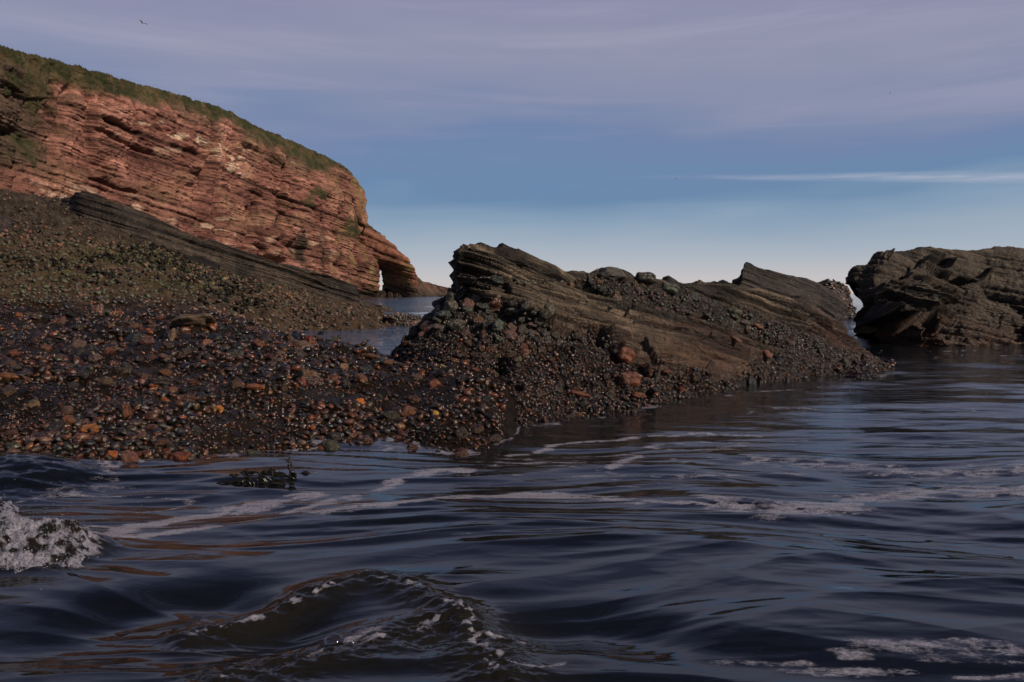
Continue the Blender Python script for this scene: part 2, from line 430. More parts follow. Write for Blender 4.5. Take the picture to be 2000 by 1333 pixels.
def water_mat():
    m = bpy.data.materials.new('dark_sea_water'); m.use_nodes = True; t = m.node_tree; t.nodes.clear(); b = NB(t)
    g = b.n('ShaderNodeNewGeometry').outputs['Position']
    f = b.n('ShaderNodeAttribute', attribute_name='foam').outputs['Fac']
    sx = b.n('ShaderNodeSeparateXYZ'); b.l(g, sx.inputs[0])
    dist = sx.outputs[1]
    na = b.noise(b.scale(g, (4.0, 11.0, 1)), 1.0, 6, 0.55, 0.8)
    nb_ = b.noise(b.scale(g, (1.3, 2.4, 1)), 1.0, 7, 0.66, 0.4)
    bp = b.n('ShaderNodeBump'); b.l(na, bp.inputs['Height']); bp.inputs['Distance'].default_value = 0.010
    b.l(b.mr(dist, 2.5, 9, 0.14, 0.5, 'LINEAR'), bp.inputs['Strength'])
    bp2 = b.n('ShaderNodeBump'); b.l(nb_, bp2.inputs['Height']); bp2.inputs['Distance'].default_value = 0.09
    b.l(b.mr(dist, 9, 22, 0.0, 1.0, 'LINEAR'), bp2.inputs['Strength']); b.l(bp.outputs[0], bp2.inputs['Normal'])
    p = b.n('ShaderNodeBsdfPrincipled')
    p.inputs['IOR'].default_value = 1.36; p.inputs['Roughness'].default_value = 0.02
    p.inputs['Base Color'].default_value = (0.0035, 0.0045, 0.0065, 1)
    b.l(b.mix(b.n('ShaderNodeAttribute', attribute_name='turb').outputs['Fac'], (0.0035, 0.0045, 0.0065), (0.009, 0.008, 0.006)), p.inputs['Base Color'])
    b.l(bp2.outputs[0], p.inputs['Normal'])
    # foam: a web of froth round holes that open as it thins
    wv = b.n('ShaderNodeTexNoise'); b.l(g, wv.inputs['Vector']); wv.inputs['Scale'].default_value = 7; wv.inputs['Detail'].default_value = 4
    gw = b.n('ShaderNodeVectorMath', operation='MULTIPLY_ADD'); b.l(wv.outputs['Color'], gw.inputs[0]); gw.inputs[1].default_value = (.16, .09, 0); b.l(g, gw.inputs[2])
    def web(sc):
        vo = b.n('ShaderNodeTexVoronoi'); vo.feature = 'DISTANCE_TO_EDGE'; b.l(b.scale(gw.outputs[0], (1, 1.9, 1)), vo.inputs['Vector']); vo.inputs['Scale'].default_value = sc
        return vo.outputs['Distance']
    nz = b.noise(b.scale(g, (8, 20, 1)), 1.0, 7, 0.72)
    nz2 = b.noise(g, 90, 4, 0.75)
    hole = b.m('ADD', b.m('MULTIPLY', web(9), 0.75), b.m('MULTIPLY', web(34), 0.55))
    th = b.m('SUBTRACT', b.m('SUBTRACT', f, b.m('MULTIPLY', b.m('SUBTRACT', nz, 0.42), 1.5)), hole)
    fm = b.m('MULTIPLY', b.mr(th, 0.0, 0.55), b.mr(f, 0.03, 0.3))
    fm = b.m('MULTIPLY', fm, b.mr(nz2, 0.25, 0.55, 0.45, 1.0, 'LINEAR'))
    fd = b.n('ShaderNodeBsdfPrincipled'); fd.inputs['Roughness'].default_value = 0.5
    fc = b.mix(b.mr(nz2, 0.3, 0.7, 0, 1, 'LINEAR'), (0.13, 0.125, 0.16), (0.27, 0.255, 0.31)); b.l(fc, fd.inputs['Base Color'])
    bp3 = b.n('ShaderNodeBump'); b.l(nz2, bp3.inputs['Height']); bp3.inputs['Distance'].default_value = 0.01; bp3.inputs['Strength'].default_value = 0.6
    b.l(bp2.outputs[0], bp3.inputs['Normal']); b.l(bp3.outputs[0], fd.inputs['Normal'])
    ms = b.n('ShaderNodeMixShader'); b.l(b.m('MULTIPLY', fm, 0.85), ms.inputs[0]); b.l(p.outputs[0], ms.inputs[1]); b.l(fd.outputs[0], ms.inputs[2])
    o = b.n('ShaderNodeOutputMaterial'); b.l(ms.outputs[0], o.inputs[0])
    return m
M_SEA = water_mat()
sea_me = me = mesh_from('sea', P, grid_faces(*X.shape), M_SEA, extra={'foam': foam.ravel(), 'turb': np.clip(seg_g(X, Yv, CREST, .13) + seg_g(X, Yv, CREST2, .16) + seg_g(X, Yv, SPL, .25), 0, 1).ravel()})
SEA_P, SEA_PX = P, PX
link('sea', me, label='dark blue sea with foam streaks flowing past the rocks', kind='structure')
# seabed well below so the world goes on under the water
me = mesh_from('seabed', np.array([[-9000, -200, -4], [9000, -200, -4], [9000, 9000, -4], [-9000, 9000, -4]]), np.array([[0, 1, 2, 3]]), M_BEACH,
               cols=np.full((4, 3), 0.03), rough=np.full(4, 0.6))
link('seabed', me, kind='structure', label='dark seabed beneath the water')

# ------------------------------------------------------------------ the beach (a smooth surface through surveyed points, then roughened)
SURV = [  # photo pixel and distance of points on the shingle
 (-350, 930, 4.3), (0, 915, 4.58), (140, 925, 4.44), (300, 897, 4.82), (450, 872, 5.2), (650, 852, 5.6), (780, 850, 5.64), (900, 868, 5.3), (990, 850, 5.66),
 (-350, 800, 5.7), (0, 800, 5.7), (250, 800, 5.8), (500, 800, 6.0), (700, 800, 6.1), (850, 810, 6.0), (960, 820, 6.0),
 (-350, 720, 7.2), (0, 720, 7.2), (250, 720, 7.3), (500, 720, 7.4), (700, 730, 7.3), (850, 740, 7.3), (1000, 760, 7.2),
 (-350, 670, 9.2), (0, 670, 9.2), (250, 670, 9.2), (450, 665, 9.2), (600, 680, 8.9), (700, 694, 8.6), (760, 708, 8.4), (850, 715, 8.2),
 (560, 662, 9.7), (620, 668, 9.5), (700, 684, 9.1), (760, 704, 8.7),
 (-350, 630, 12), (0, 630, 12), (250, 630, 12), (400, 628, 12.2), (500, 640, 12.2),
 (-350, 600, 15), (0, 600, 15), (200, 600, 15.5), (400, 602, 16.5), (500, 612, 18), (560, 622, 19),
 (-350, 560, 20), (0, 560, 20), (200, 560, 21), (400, 572, 24), (550, 592, 28), (640, 604, 31), (700, 616, 33), (740, 627, 29), (640, 622, 24.5), (590, 637, 23.2),
 (-350, 500, 25), (0, 500, 25), (200, 500, 26), (330, 515, 29), (450, 545, 33), (560, 570, 37), (650, 592, 41), (720, 603, 44),
 (-350, 440, 30), (0, 440, 30), (150, 440, 31), (260, 465, 32),
 (-350, 372, 36), (0, 378, 36), (60, 384, 36), (100, 395, 35), (140, 398, 34),
]
ZS = [  # photo column, distance, height of points that the photo hides or that lie under water
 (-350, 3.0, -.25), (0, 3.0, -.3), (400, 3.2, -.35), (800, 3.6, -.35), (1000, 4.0, -.35), (1060, 7, -.3), (1060, 10, -.4), (1060, 5, -.4),
 (600, 12.0, -.3), (600, 14.5, -.4), (595, 18, -.35), (585, 20.5, -.2), (680, 11.8, -.35), (760, 11, -.4), (860, 11, -.4), (540, 15.5, -.10), (620, 16, -.4), (700, 20, -.4), (800, 16, -.4), (950, 20, -.5), (640, 20.5, -.15),
 (900, 30, -.6), (800, 38, -.6), (1060, 40, -.8), (800, 48, -.6), (1060, 60, -.8), (820, 27, -.3),
 (0, 44, 5.0), (-350, 44, 5.2), (140, 44, 4.5), (300, 44, 2.6), (450, 48, 1.5), (600, 52, .3), (700, 55, -.3), (-350, 60, 3.5), (0, 60, 3), (300, 60, 1.0), (600, 60, -.4),
]
cp = []
for a, b_, D in SURV: cp.append((a, D, float(at(a, b_, D)[2])))
cp += ZS
cp = np.array(cp, float)
def dom(px, D): return np.stack([np.asarray(px) / 170.0, np.log(np.asarray(D)) * 4.2], -1)
A = dom(cp[:, 0], cp[:, 1])
def tps(r): return np.where(r > 1e-9, r * r * np.log(r + 1e-12), 0)
n = len(A); K = tps(np.linalg.norm(A[:, None] - A[None], axis=-1)) + np.eye(n) * 0.02
Pm = np.concatenate([np.ones((n, 1)), A], 1)
sol = np.linalg.solve(np.block([[K, Pm], [Pm.T, np.zeros((3, 3))]]), np.concatenate([cp[:, 2], np.zeros(3)]))
def beach_z(px, D):
    sh = np.shape(px); B = dom(np.ravel(px), np.ravel(D)); out = np.zeros(len(B))
    for i in range(0, len(B), 50000):
        b_ = B[i:i + 50000]
        out[i:i + 50000] = tps(np.linalg.norm(b_[:, None] - A[None], axis=-1)) @ sol[:n] + sol[n] + b_ @ sol[n + 1:]
    return out.reshape(sh)
nu, nv = 560, 420
bpx = np.linspace(-330, 1050, nu); bD = np.geomspace(3.1, 60, nv)
PXb, Db = np.meshgrid(bpx, bD)
# coarse solve, then bilinear refinement would do; direct evaluation is quick enough
Zb = beach_z(PXb, Db)
Xb = (PXb - 1000) / FPX * Db
P0 = np.stack([Xb, Db, Zb], -1)
rel = np.clip(Db / 9.0, 0.35, 3.2)              # coarser lumps further up the beach
qb = P0
Zb = Zb + .04 * np.exp(-((Zb + .02) / .12) ** 2) * (Db < 9)
Zb = Zb + 0.065 * fbm(qb * 1.6, 4) * np.clip(Db / 8, .5, 2) + rel * 0.028 * ridge(qb * 5.5 / np.sqrt(rel)[..., None], 4, .55)
P0 = np.stack([Xb, Db, Zb], -1)
bx, by = proj(P0)
# colours of the ground: dark wet near the sea, brown grit further up, a mossy green belt and a dark bedrock band at the top
grn = sst(455, 500, by) * (1 - sst(540, 585, by)) * sst(-0.4, 0.5, fbm(P0 * .35, 3)) * (1 - 0.5 * sst(350, 700, bx))
top = 1 - sst(425, 470, by - 0.10 * bx + 12 * pn(P0 * .5))
gcol = lerp3((0.010, 0.007, 0.005), (0.048, 0.032, 0.021), sst(11, 20, Db))
gcol = lerp3(gcol, (0.046, 0.043, 0.019), grn)
gcol = lerp3(gcol, (0.040, 0.030, 0.023), top)
gcol *= (1 + 0.5 * fbm(P0 * 1.3, 4))[..., None].clip(0.3, 2)
grough = 0.30 + 0.45 * sst(9, 22, Db)
# swash: a broken line of foam where the sea runs up the stones
sp = SEA_P.reshape(*SEA_SHAPE, 3); spx = SEA_PX; fi = np.interp(spx, bpx, np.arange(nu)); fj = np.interp(np.log(sp[..., 1]), np.log(bD), np.arange(nv))
dep = sp[..., 2] - P0[fj.round().astype(int).clip(0, nv - 1), fi.round().astype(int).clip(0, nu - 1), 2]
ok = (spx > -320) & (spx < 1040) & (sp[..., 1] < 26)
sw = .75 * np.exp(-((dep - .012) / .022) ** 2) * ok * sst(-.25, .3, fbm(sp * [2.2, 2.2, 0] + 4, 4, .6))
ln = wl([(1000, 834), (1060, 829), (1120, 826), (1200, 813), (1300, 790), (1400, 777), (1500, 766), (1600, 758), (1690, 746), (1748, 722)])
sw = np.maximum(sw, .6 * seg_g(sp[..., 0], sp[..., 1], ln, .07) * sst(.0, .4, fbm(sp * [2.5, 2.5, 0] + 14, 4, .6)))
FOAM2 = np.maximum(FOAM, sw); sea_me.attributes['foam'].data.foreach_set('value', FOAM2.astype(np.float32).ravel())
bvis = P0
me = mesh_from('beach', P0.reshape(-1, 3), grid_faces(nv, nu), M_BEACH, cols=gcol.reshape(-1, 3), rough=grough.ravel())
beach = link('beach', me, label='dark wet shingle beach sloping up to the left below the red cliff', kind='structure')

# ------------------------------------------------------------------ pebble makers
def ico(sub):
    t = (1 + 5 ** .5) / 2
    V = [(-1, t, 0), (1, t, 0), (-1, -t, 0), (1, -t, 0), (0, -1, t), (0, 1, t), (0, -1, -t), (0, 1, -t), (t, 0, -1), (t, 0, 1), (-t, 0, -1), (-t, 0, 1)]
    F = [(0, 11, 5), (0, 5, 1), (0, 1, 7), (0, 7, 10), (0, 10, 11), (1, 5, 9), (5, 11, 4), (11, 10, 2), (10, 7, 6), (7, 1, 8), (3, 9, 4), (3, 4, 2), (3, 2, 6), (3, 6, 8), (3, 8, 9), (4, 9, 5), (2, 4, 11), (6, 2, 10), (8, 6, 7), (9, 8, 1)]
    V = [np.array(v, float) / np.linalg.norm(v) for v in V]
    for _ in range(sub):
        mid = {}; NF = []
        def mp(a, b):
            k = (min(a, b), max(a, b))
            if k not in mid:
                v = V[a] + V[b]; V.append(v / np.linalg.norm(v)); mid[k] = len(V) - 1
            return mid[k]
        for a, b, c in F:
            x, y, z = mp(a, b), mp(b, c), mp(c, a); NF += [(a, x, z), (b, y, x), (c, z, y), (x, y, z)]
        F = NF
    return np.array(V), np.array(F)
def stone_shape(sub, seed, rad=(1, .78, .58), rough=.22):
    V, F = ico(sub)
    V = V / (np.abs(V) ** 2.5).sum(1, keepdims=True) ** (1 / 2.5) * 0.92       # a little boxier than an ellipsoid
    d = 1 + rough * pn(V * 1.1 + seed * 3.7) + rough * .3 * pn(V * 2.6 + seed)
    return V * d[:, None] * np.array(rad), F
SM = [stone_shape(1, i, (1, .6 + .3 * ((i * 37) % 10) / 10, .42 + .35 * ((i * 53) % 10) / 10), .34) for i in range(12)]
BG = [stone_shape(3, i + 40, (1, .65 + .28 * ((i * 37) % 10) / 10, .45 + .32 * ((i * 53) % 10) / 10), .30) for i in range(10)]
SHARD = [stone_shape(1, i + 80, (1, .42, .30), .25) for i in range(6)]

PALETTE = [((0.066, 0.025, 0.011), 7), ((0.040, 0.020, 0.011), 9), ((0.095, 0.034, 0.014), 2.2), ((0.024, 0.017, 0.013), 9), ((0.15, 0.050, 0.012), 0.6),
           ((0.034, 0.032, 0.020), 2), ((0.055, 0.031, 0.027), 3), ((0.012, 0.011, 0.010), 8), ((0.085, 0.050, 0.030), 1.8), ((0.09, 0.078, 0.05), 0.4)]
DRYPAL = [((0.10, 0.055, 0.038), 5), ((0.07, 0.048, 0.034), 6), ((0.16, 0.090, 0.055), 2.5), ((0.04, 0.032, 0.024), 6), ((0.062, 0.058, 0.036), 4), ((0.16, 0.07, 0.042), 1.2)]
GREENPAL = [((0.055, 0.058, 0.046), 6), ((0.036, 0.044, 0.036), 5), ((0.07, 0.048, 0.038), 4), ((0.085, 0.042, 0.028), 2.5), ((0.03, 0.03, 0.028), 5)]
GREENPAL = [((0.052, 0.044, 0.032), 6), ((0.030, 0.030, 0.022), 3), ((0.06, 0.038, 0.027), 6), ((0.075, 0.034, 0.021), 3.5), ((0.024, 0.019, 0.015), 7)]
PALETTE = [((c[0] * 0.84, c[1] * .70, c[2] * .55), w_) for c, w_ in PALETTE]
def pick(pal, n):
    c = np.array([p[0] for p in pal]); pw = np.array([p[1] for p in pal], float); i = RNG.choice(len(pal), n, p=pw / pw.sum())
    return c[i] * RNG.uniform(.6, 1.35, (n, 1)) * RNG.uniform(.88, 1.12, (n, 3))
def frames(nrm, n, flat=0.45):
    """rotation matrices whose third axis leans to the surface normal"""
    z = nrm + RNG.normal(size=(n, 3)) * flat; z /= np.linalg.norm(z, axis=1, keepdims=True)
    a = RNG.normal(size=(n, 3)); a[:, 0] *= 1.6; x = a - (a * z).sum(1, keepdims=True) * z; x /= np.linalg.norm(x, axis=1, keepdims=True)
    return np.stack([x, np.cross(z, x), z], -1)
def scatter(P, weight, n, vis=True):
    """sample n points on grid P in proportion to the area each face shows to the camera times weight (nv,nu)"""
    x, y = proj(P)
    ax = x[1:, 1:] - x[:-1, :-1]; ay = y[1:, 1:] - y[:-1, :-1]; bx_ = x[1:, :-1] - x[:-1, 1:]; by_ = y[1:, :-1] - y[:-1, 1:]
    area = np.abs(ax * by_ - ay * bx_) / 2
    wgt = area * (weight[1:, 1:] + weight[:-1, :-1]) / 2 * (P[:-1, :-1, 2] > -0.06)
    wgt *= (x[:-1, :-1] > -150) & (x[:-1, :-1] < 2150)
    wf = wgt.ravel() / wgt.sum(); i = RNG.choice(len(wf), n, p=wf)
    r, c = np.divmod(i, P.shape[1] - 1); u, v = RNG.random((2, n))
    u = u[:, None]; v = v[:, None]
    pt = P[r, c] * (1 - u) * (1 - v) + P[r, c + 1] * u * (1 - v) + P[r + 1, c] * (1 - u) * v + P[r + 1, c + 1] * u * v
    N = grid_normals(P)[r, c]
    N = np.where((N * (pt - [0, 0, CAMH])).sum(1, keepdims=True) > 0, -N, N)
    return pt, N
def thin(pt, rad, gap=0.75):
    """keep the bigger stones first, drop those that would sit inside a kept one"""
    o = np.argsort(-rad); cell = {}; keep = []
    cs = rad.max() * 2.0
    for i in o:
        p = pt[i]; k = tuple(np.floor(p / cs).astype(int)); ok = True
        for dx in (-1, 0, 1):
            for dy in (-1, 0, 1):
                for dz_ in (-1, 0, 1):
                    for j in cell.get((k[0] + dx, k[1] + dy, k[2] + dz_), ()):
                        d = p - pt[j]
                        if d @ d < ((rad[i] + rad[j]) * gap) ** 2: ok = False; break
                    if not ok: break
                if not ok: break
            if not ok: break
        if ok: cell.setdefault(k, []).append(i); keep.append(i)
    return np.array(keep)
def stones_mesh(name, pt, N, rad, col, rgh, shapes, mat, sink=0.15, flat=.45):
    n = len(pt); R = frames(N, n, flat); Vs, Fs, Cs, Rs = [], [], [], []; base = 0
    pick_ = RNG.integers(0, len(shapes), n)
    for s, (V, F) in enumerate(shapes):
        ids = np.nonzero(pick_ == s)[0]
        if not len(ids): continue
        W_ = np.einsum('nij,vj->nvi', R[ids], V) * rad[ids][:, None, None] + (pt[ids] + N[ids] * (rad[ids] * sink)[:, None])[:, None]
        Vs.append(W_.reshape(-1, 3)); Fs.append((F[None] + (np.arange(len(ids)) * len(V))[:, None, None]).reshape(-1, 3) + base)
        Cs.append(np.repeat(col[ids], len(V), 0)); Rs.append(np.repeat(rgh[ids], len(V))); base += len(ids) * len(V)
    return mesh_from(name, np.concatenate(Vs), np.concatenate(Fs), mat, cols=np.concatenate(Cs), rough=np.concatenate(Rs))
BGM = [mesh_from('pebble', V, F, M_COB) for V, F in BG]
from mathutils import Matrix, Vector
def put_stone(name, p, N, r, col, parent=None, sink=.25, flat=.35, mesh=None, label=None, cat=None, scl=None, R=None, **kw):
    if R is None: R = frames(np.asarray(N)[None], 1, flat)[0]
    o = link(name, mesh or BGM[RNG.integers(len(BGM))], parent, label=label, cat=cat, **kw)
    s = (r, r, r) if scl is None else scl
    M = Matrix([list(R[i]) + [0] for i in range(3)] + [[0, 0, 0, 1]])
    o.matrix_world = Matrix.Translation(Vector([float(v) for v in (np.asarray(p) + np.asarray(N) * r * sink)])) @ M @ Matrix.Diagonal((*s, 1))
    o.color = (*[float(v) for v in col], 1)
    return o

# ------------------------------------------------------------------ pebbles on the beach
weight = (Zb > -0.04) * (1 - 0.55 * top) * np.where(bx > 985, 0, 1.0)
# the 300 biggest stones are parts of their own, the rest one mass
pt, N = scatter(P0, weight * (Db < 14), 700)
rad = 0.030 + 0.085 * RNG.beta(1.1, 3.8, len(pt))
rad *= np.clip(pt[:, 1] / 7.5, .8, 1.35)
k = thin(pt, rad, .80)[:300]
cb = pick(PALETTE, len(k)) * 1.05
big_pt, big_r = pt[k], rad[k]
for i, j in enumerate(k):
    put_stone('pebble', pt[j], N[j], rad[j], cb[i], beach, sink=.12)
pt, N = scatter(P0, weight * np.where(Db < 14, 1.5, 1.0), 19000)
D = pt[:, 1]
rad = np.where(D < 14, (0.009 + 0.040 * RNG.beta(1.1, 3.2, len(D))) * (.65 + .7 * sst(-.35, .35, fbm(pt * [1.3, 1.3, 1.3] + 3, 3))), 0.022 + 0.075 * RNG.beta(1.1, 4, len(D)) * (D / 22)) * np.clip(D / 7, .85, 1.3)
k = thin(pt, rad, .56)
col = np.where((pt[k, 1] < 15)[:, None], pick(PALETTE, len(k)), pick(DRYPAL, len(k)) * .62)
xg, yg = proj(pt[k]); g = (sst(440, 480, yg) * (1 - sst(560, 610, yg)))[:, None] * (RNG.random((len(k), 1)) < .55)
col = col * (1 - g) + np.array([0.042, 0.044, 0.02]) * g
pb = np.exp(-(pdist(bx, by, [(20, 462), (110, 480), (200, 497), (330, 510), (440, 540), (600, 590)]) / 20) ** 2)
pt2, N2 = scatter(P0, pb, 1600); rad2 = .05 + .11 * RNG.beta(1.1, 4, 1600); k2_ = thin(pt2, rad2, .6)
link('pebble_band', stones_mesh('pebble_band', pt2[k2_], N2[k2_], rad2[k2_], pick(DRYPAL, len(k2_)) * .95, np.full(len(k2_), .6), SM, M_DRY, .3), beach, kind='stuff')
me = stones_mesh('shingle', pt[k], N[k], rad[k], col, 0.12 + 0.10 * RNG.random(len(k)) + .45 * sst(8.5, 20, pt[k, 1]), SM, M_PEB, .25)
link('shingle', me, beach, kind='stuff')
# black mussels and weed scraps between the stones, wet and glinting
pt, N = scatter(P0, weight * (Db < 13) * sst(-.1, .45, fbm(P0 * 1.1 + 5, 3)), 3000)
rad = 0.006 + 0.009 * RNG.random(len(pt))
me = stones_mesh('mussels', pt, N, rad, np.array([[.010, .0065, .0045]]) * RNG.uniform(.6, 1.6, (len(pt), 1)), 0.16 + .14 * RNG.random(len(pt)), SHARD, M_WET, .25, 1.2)
link('mussels', me, beach, kind='stuff')
# dark weed belt high on the beach
wb = np.exp(-(pdist(bx, by, [(190, 520), (300, 495), (360, 515), (420, 560), (500, 575)]) / 26) ** 2) + .6 * np.exp(-(pdist(bx, by, [(0, 510), (60, 518), (120, 522)]) / 9) ** 2)
pt, N = scatter(P0, wb * (Db > 14) * (fbm(P0 * .8, 3) > -.2), 2200)
rad = 0.05 + 0.07 * RNG.random(len(pt))
me = stones_mesh('weed_belt', pt, N, rad, np.full((len(pt), 3), 0.008) * [1.1, 1, .7], np.full(len(pt), .6), SHARD, M_DRY, .5, 1.0)
link('weed_belt', me, beach, kind='stuff')

# ------------------------------------------------------------------ the tilted rock in the middle
def unit(v): v = np.asarray(v, float); return v / np.linalg.norm(v)
wt = lambda pts, dz=0: [(a, b_, float(wd(b_))) for a, b_ in pts]
A0 = wt([(772, 800), (860, 838), (940, 848), (1000, 836), (1060, 830), (1120, 826), (1200, 813), (1300, 790), (1400, 777), (1500, 766), (1600, 758), (1690, 746), (1744, 722)])
Bq = [(768, 715, 8.4), (850, 720, 7.9), (950, 720, 7.6), (1050, 718, 7.7), (1200, 715, 8.0), (1300, 715, 8.3), (1400, 720, 8.7), (1500, 722, 9.1), (1600, 718, 9.7), (1690, 714, 10.1), (1746, 716, 10.6)]
Cq = [(766, 694, 8.85), (830, 645, 8.75), (890, 600, 8.7), (960, 598, 8.55), (1060, 620, 8.6), (1170, 645, 8.8), (1300, 648, 9.1), (1400, 655, 9.5), (1500, 665, 10.0), (1600, 678, 10.5), (1690, 697, 10.9), (1745, 714, 10.95)]
Dq = [(766, 690, 9.1), (792, 668, 9.1), (820, 642, 9.1), (850, 600, 9.1), (866, 580, 9.05), (886, 566, 8.9), (890, 548, 8.9), (886, 522, 8.9), (891, 490, 8.85), (922, 479, 8.9), (960, 487, 9.0), (1020, 500, 9.2), (1085, 525, 9.4), (1150, 541, 9.7),
      (1180, 529, 9.9), (1215, 530, 9.9), (1240, 545, 9.9), (1290, 547, 10.1), (1330, 553, 10.3), (1420, 557, 10.6), (1500, 571, 11.0), (1560, 590, 11.2), (1606, 616, 11.3), (1640, 644, 11.4), (1678, 680, 11.4), (1712, 700, 11.3), (1744, 716, 11.0)]
rowm = drop_to(A0, -0.12, -0.35)
Eq = behind(Dq, .7, .12); Fq = drop_to(Dq, 1.5, -.35)
Pc = loft([rowm, A0, Bq, Cq, Dq, Eq, Fq], 820, [6, 110, 90, 110, 24, 16])
Pc = blur(Pc, 6)
e1 = unit(at(1690, 752, 10.3) - at(930, 490, 9.0)); e2 = unit((0.1, 1, -0.42)); nb = unit(np.cross(e1, e2)); nb = nb if nb[2] > 0 else -nb
cx, cy = proj(Pc)
Nn = blur(grid_normals(Pc), 4)
Nn = np.where((Nn * (Pc - [0, 0, CAMH])).sum(-1, keepdims=True) > 0, -Nn, Nn)
nvv = Pc.shape[0]; vv = np.arange(nvv)[:, None] * np.ones((1, Pc.shape[1]))
wob = 14 * fbm(Pc * 2.2, 3)
# slab of bedded sandstone above, conglomerate below left, a band of cobbles along the top right, and rotten foot
low = np.interp(cx, [760, 893, 960, 1060, 1170, 1230, 1290, 1420, 1500, 1600, 1690, 1750], [520, 562, 586, 618, 650, 686, 722, 738, 716, 730, 740, 745])
slab = 1 - sst(-5, 5, cy + wob * .6 - low)
bandc = np.interp(cx, [1140, 1200, 1330, 1430, 1560, 1650, 1700], [546, 560, 583, 610, 665, 715, 740])
bandw = np.interp(cx, [1140, 1180, 1330, 1430, 1560, 1640, 1700], [2, 26, 22, 22, 26, 24, 18])
band = 1 - sst(.75, 1.15, np.abs(cy + wob * .7 - bandc) / bandw)
footm = sst(1430, 1520, cx) * sst(690, 712, cy + wob)
cong = np.clip(np.maximum(1 - slab, np.maximum(band * .9, footm)), 0, 1)
sl = 1 - cong
front = sst(0, 6, vv)
big = .06 * fbm(Pc * 1.2 + 3, 3)
_le = np.exp(-((cy - low - 14) / 15) ** 2) * sst(930, 1000, cx) * (1 - sst(1290, 1360, cx)); big -= .16 * _le
Pc0 = Pc; Pc = Pc + Nn * big[..., None]
b1, g1, k1, j1 = beds(Pc, nb, e1, .150, 2.4, 1, .22, saw=1.3)
b2, g2, k2, j2 = beds(Pc, nb, e1, .052, 1.2, 4, .24, saw=1.2)
b3, g3, k3, j3 = beds(Pc, nb, e1, .014, .5, 9, .25)
dsp = sl * (.03 + .120 * b1 + .050 * b2 + .010 * b3) + cong * (-.05 + .05 * fbm(Pc * 3.0, 4) + .022 * ridge(Pc * 10, 3))
dsp += .006 * fbm(Pc * 30, 3)
# recessed hollows below the slab
dsp -= .22 * np.exp(-(pdist(cx, cy, [(972, 700), (965, 760), (975, 815)]) / 20) ** 2)
dsp -= .20 * np.exp(-(pdist(cx, cy, [(1470, 750), (1560, 745), (1640, 735)]) / 16) ** 2)
dsp = np.clip(dsp, -.24, .15); crest_ = np.exp(-((vv - 316) / 9.) ** 2) + sst(316, 322, vv); dsp *= 1 - .62 * np.clip(crest_, 0, 1)
Nn = blur(Nn, 3)
Pd = Pc + Nn * (dsp * (0.35 + 0.65 * sst(0, 1, front)))[..., None]
hgt = Pd[..., 2]
wet = 1 - sst(.35, 1.10, hgt + .18 * fbm(Pd * 1.5, 3))
cs = lerp3((0.160, 0.116, 0.080), (0.050, 0.035, 0.025), sst(-.1, .6, fbm(Pc * [1.1, 1.1, 3.2], 4)))
hue = (h1(k2, 3) - .5)[..., None] * .5 + (h1(k1, 5) - .5)[..., None] * .5
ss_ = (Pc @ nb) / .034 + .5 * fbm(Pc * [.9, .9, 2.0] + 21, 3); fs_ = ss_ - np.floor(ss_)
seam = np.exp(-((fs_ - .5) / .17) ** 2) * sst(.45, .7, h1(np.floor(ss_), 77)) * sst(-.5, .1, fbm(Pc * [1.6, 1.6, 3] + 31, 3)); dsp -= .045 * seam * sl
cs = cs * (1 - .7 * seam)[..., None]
cs = cs * (1 + hue) * (1 - .88 * np.clip(np.maximum(g1 * 1.3, g2 * .9), 0, 1))[..., None]  # shade in the gaps between beds is painted into the groove colour
cs = lerp3(cs, (0.034, 0.016, 0.010) * (1 + hue), wet * .85)
cc = lerp3((0.016, 0.010, 0.007), (0.006, 0.004, 0.003), sst(-.3, .4, fbm(Pc * 3, 3)))
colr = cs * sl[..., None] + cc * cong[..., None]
rr = (.50 - .28 * wet) * sl + (.34 - .16 * wet) * cong
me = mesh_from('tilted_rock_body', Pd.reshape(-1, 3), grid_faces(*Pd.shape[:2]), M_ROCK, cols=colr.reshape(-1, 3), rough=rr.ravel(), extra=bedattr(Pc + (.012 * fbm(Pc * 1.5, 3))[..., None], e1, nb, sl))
rock = bpy.data.objects.new('tilted_rock', None); C.objects.link(rock); rock.location = (0.6, 9.0, 0.0)
rock['label'] = 'long tilted rock in the middle with bedded sandstone slab over cobble-filled conglomerate'; rock['category'] = 'rock'
bpy.context.view_layer.update()
INV = rock.matrix_world.inverted()
def adopt(o, par):
    mw = o.matrix_world.copy(); o.parent = par; o.matrix_parent_inverse = par.matrix_world.inverted(); return o
body = link('rock_body', me); adopt(body, rock)
# stones set in the conglomerate
wcg = cong * (vv < 6 + 110 + 90 + 110 + 8) * (vv > 4) * (hgt > -.05)
upper = wcg * ((cy < 690) & (cx < 1290)) * 2.2 + wcg * band * 1.2 + wcg * .5
pt, N = scatter(Pd, upper, 900)
rad = .022 + .055 * RNG.beta(1.2, 3.4, len(pt)); xg, yg = proj(pt); rad *= 1 + .55 * ((yg < 660) & (xg < 1130))
k = thin(pt, rad, .78)[:286]
xg, yg = proj(pt[k]); up_ = yg < 665 + 0.05 * (xg - 900)
cb = np.where(up_[:, None], pick(GREENPAL, len(k)), pick(PALETTE, len(k)))
for i, j in enumerate(k):
    o = put_stone('cobble', pt[j], N[j], rad[j] * 1.0, cb[i], None, sink=.10); o.parent = rock; o.matrix_parent_inverse = INV
pt, N = scatter(Pd, wcg * (1 + .6 * (cy > 640)), 11500)
rad = .007 + .027 * RNG.beta(1.1, 3.0, len(pt)); k = thin(pt, rad, .54)
xg, yg = proj(pt[k]); up_ = (yg < 665 + 0.05 * (xg - 900))[:, None]
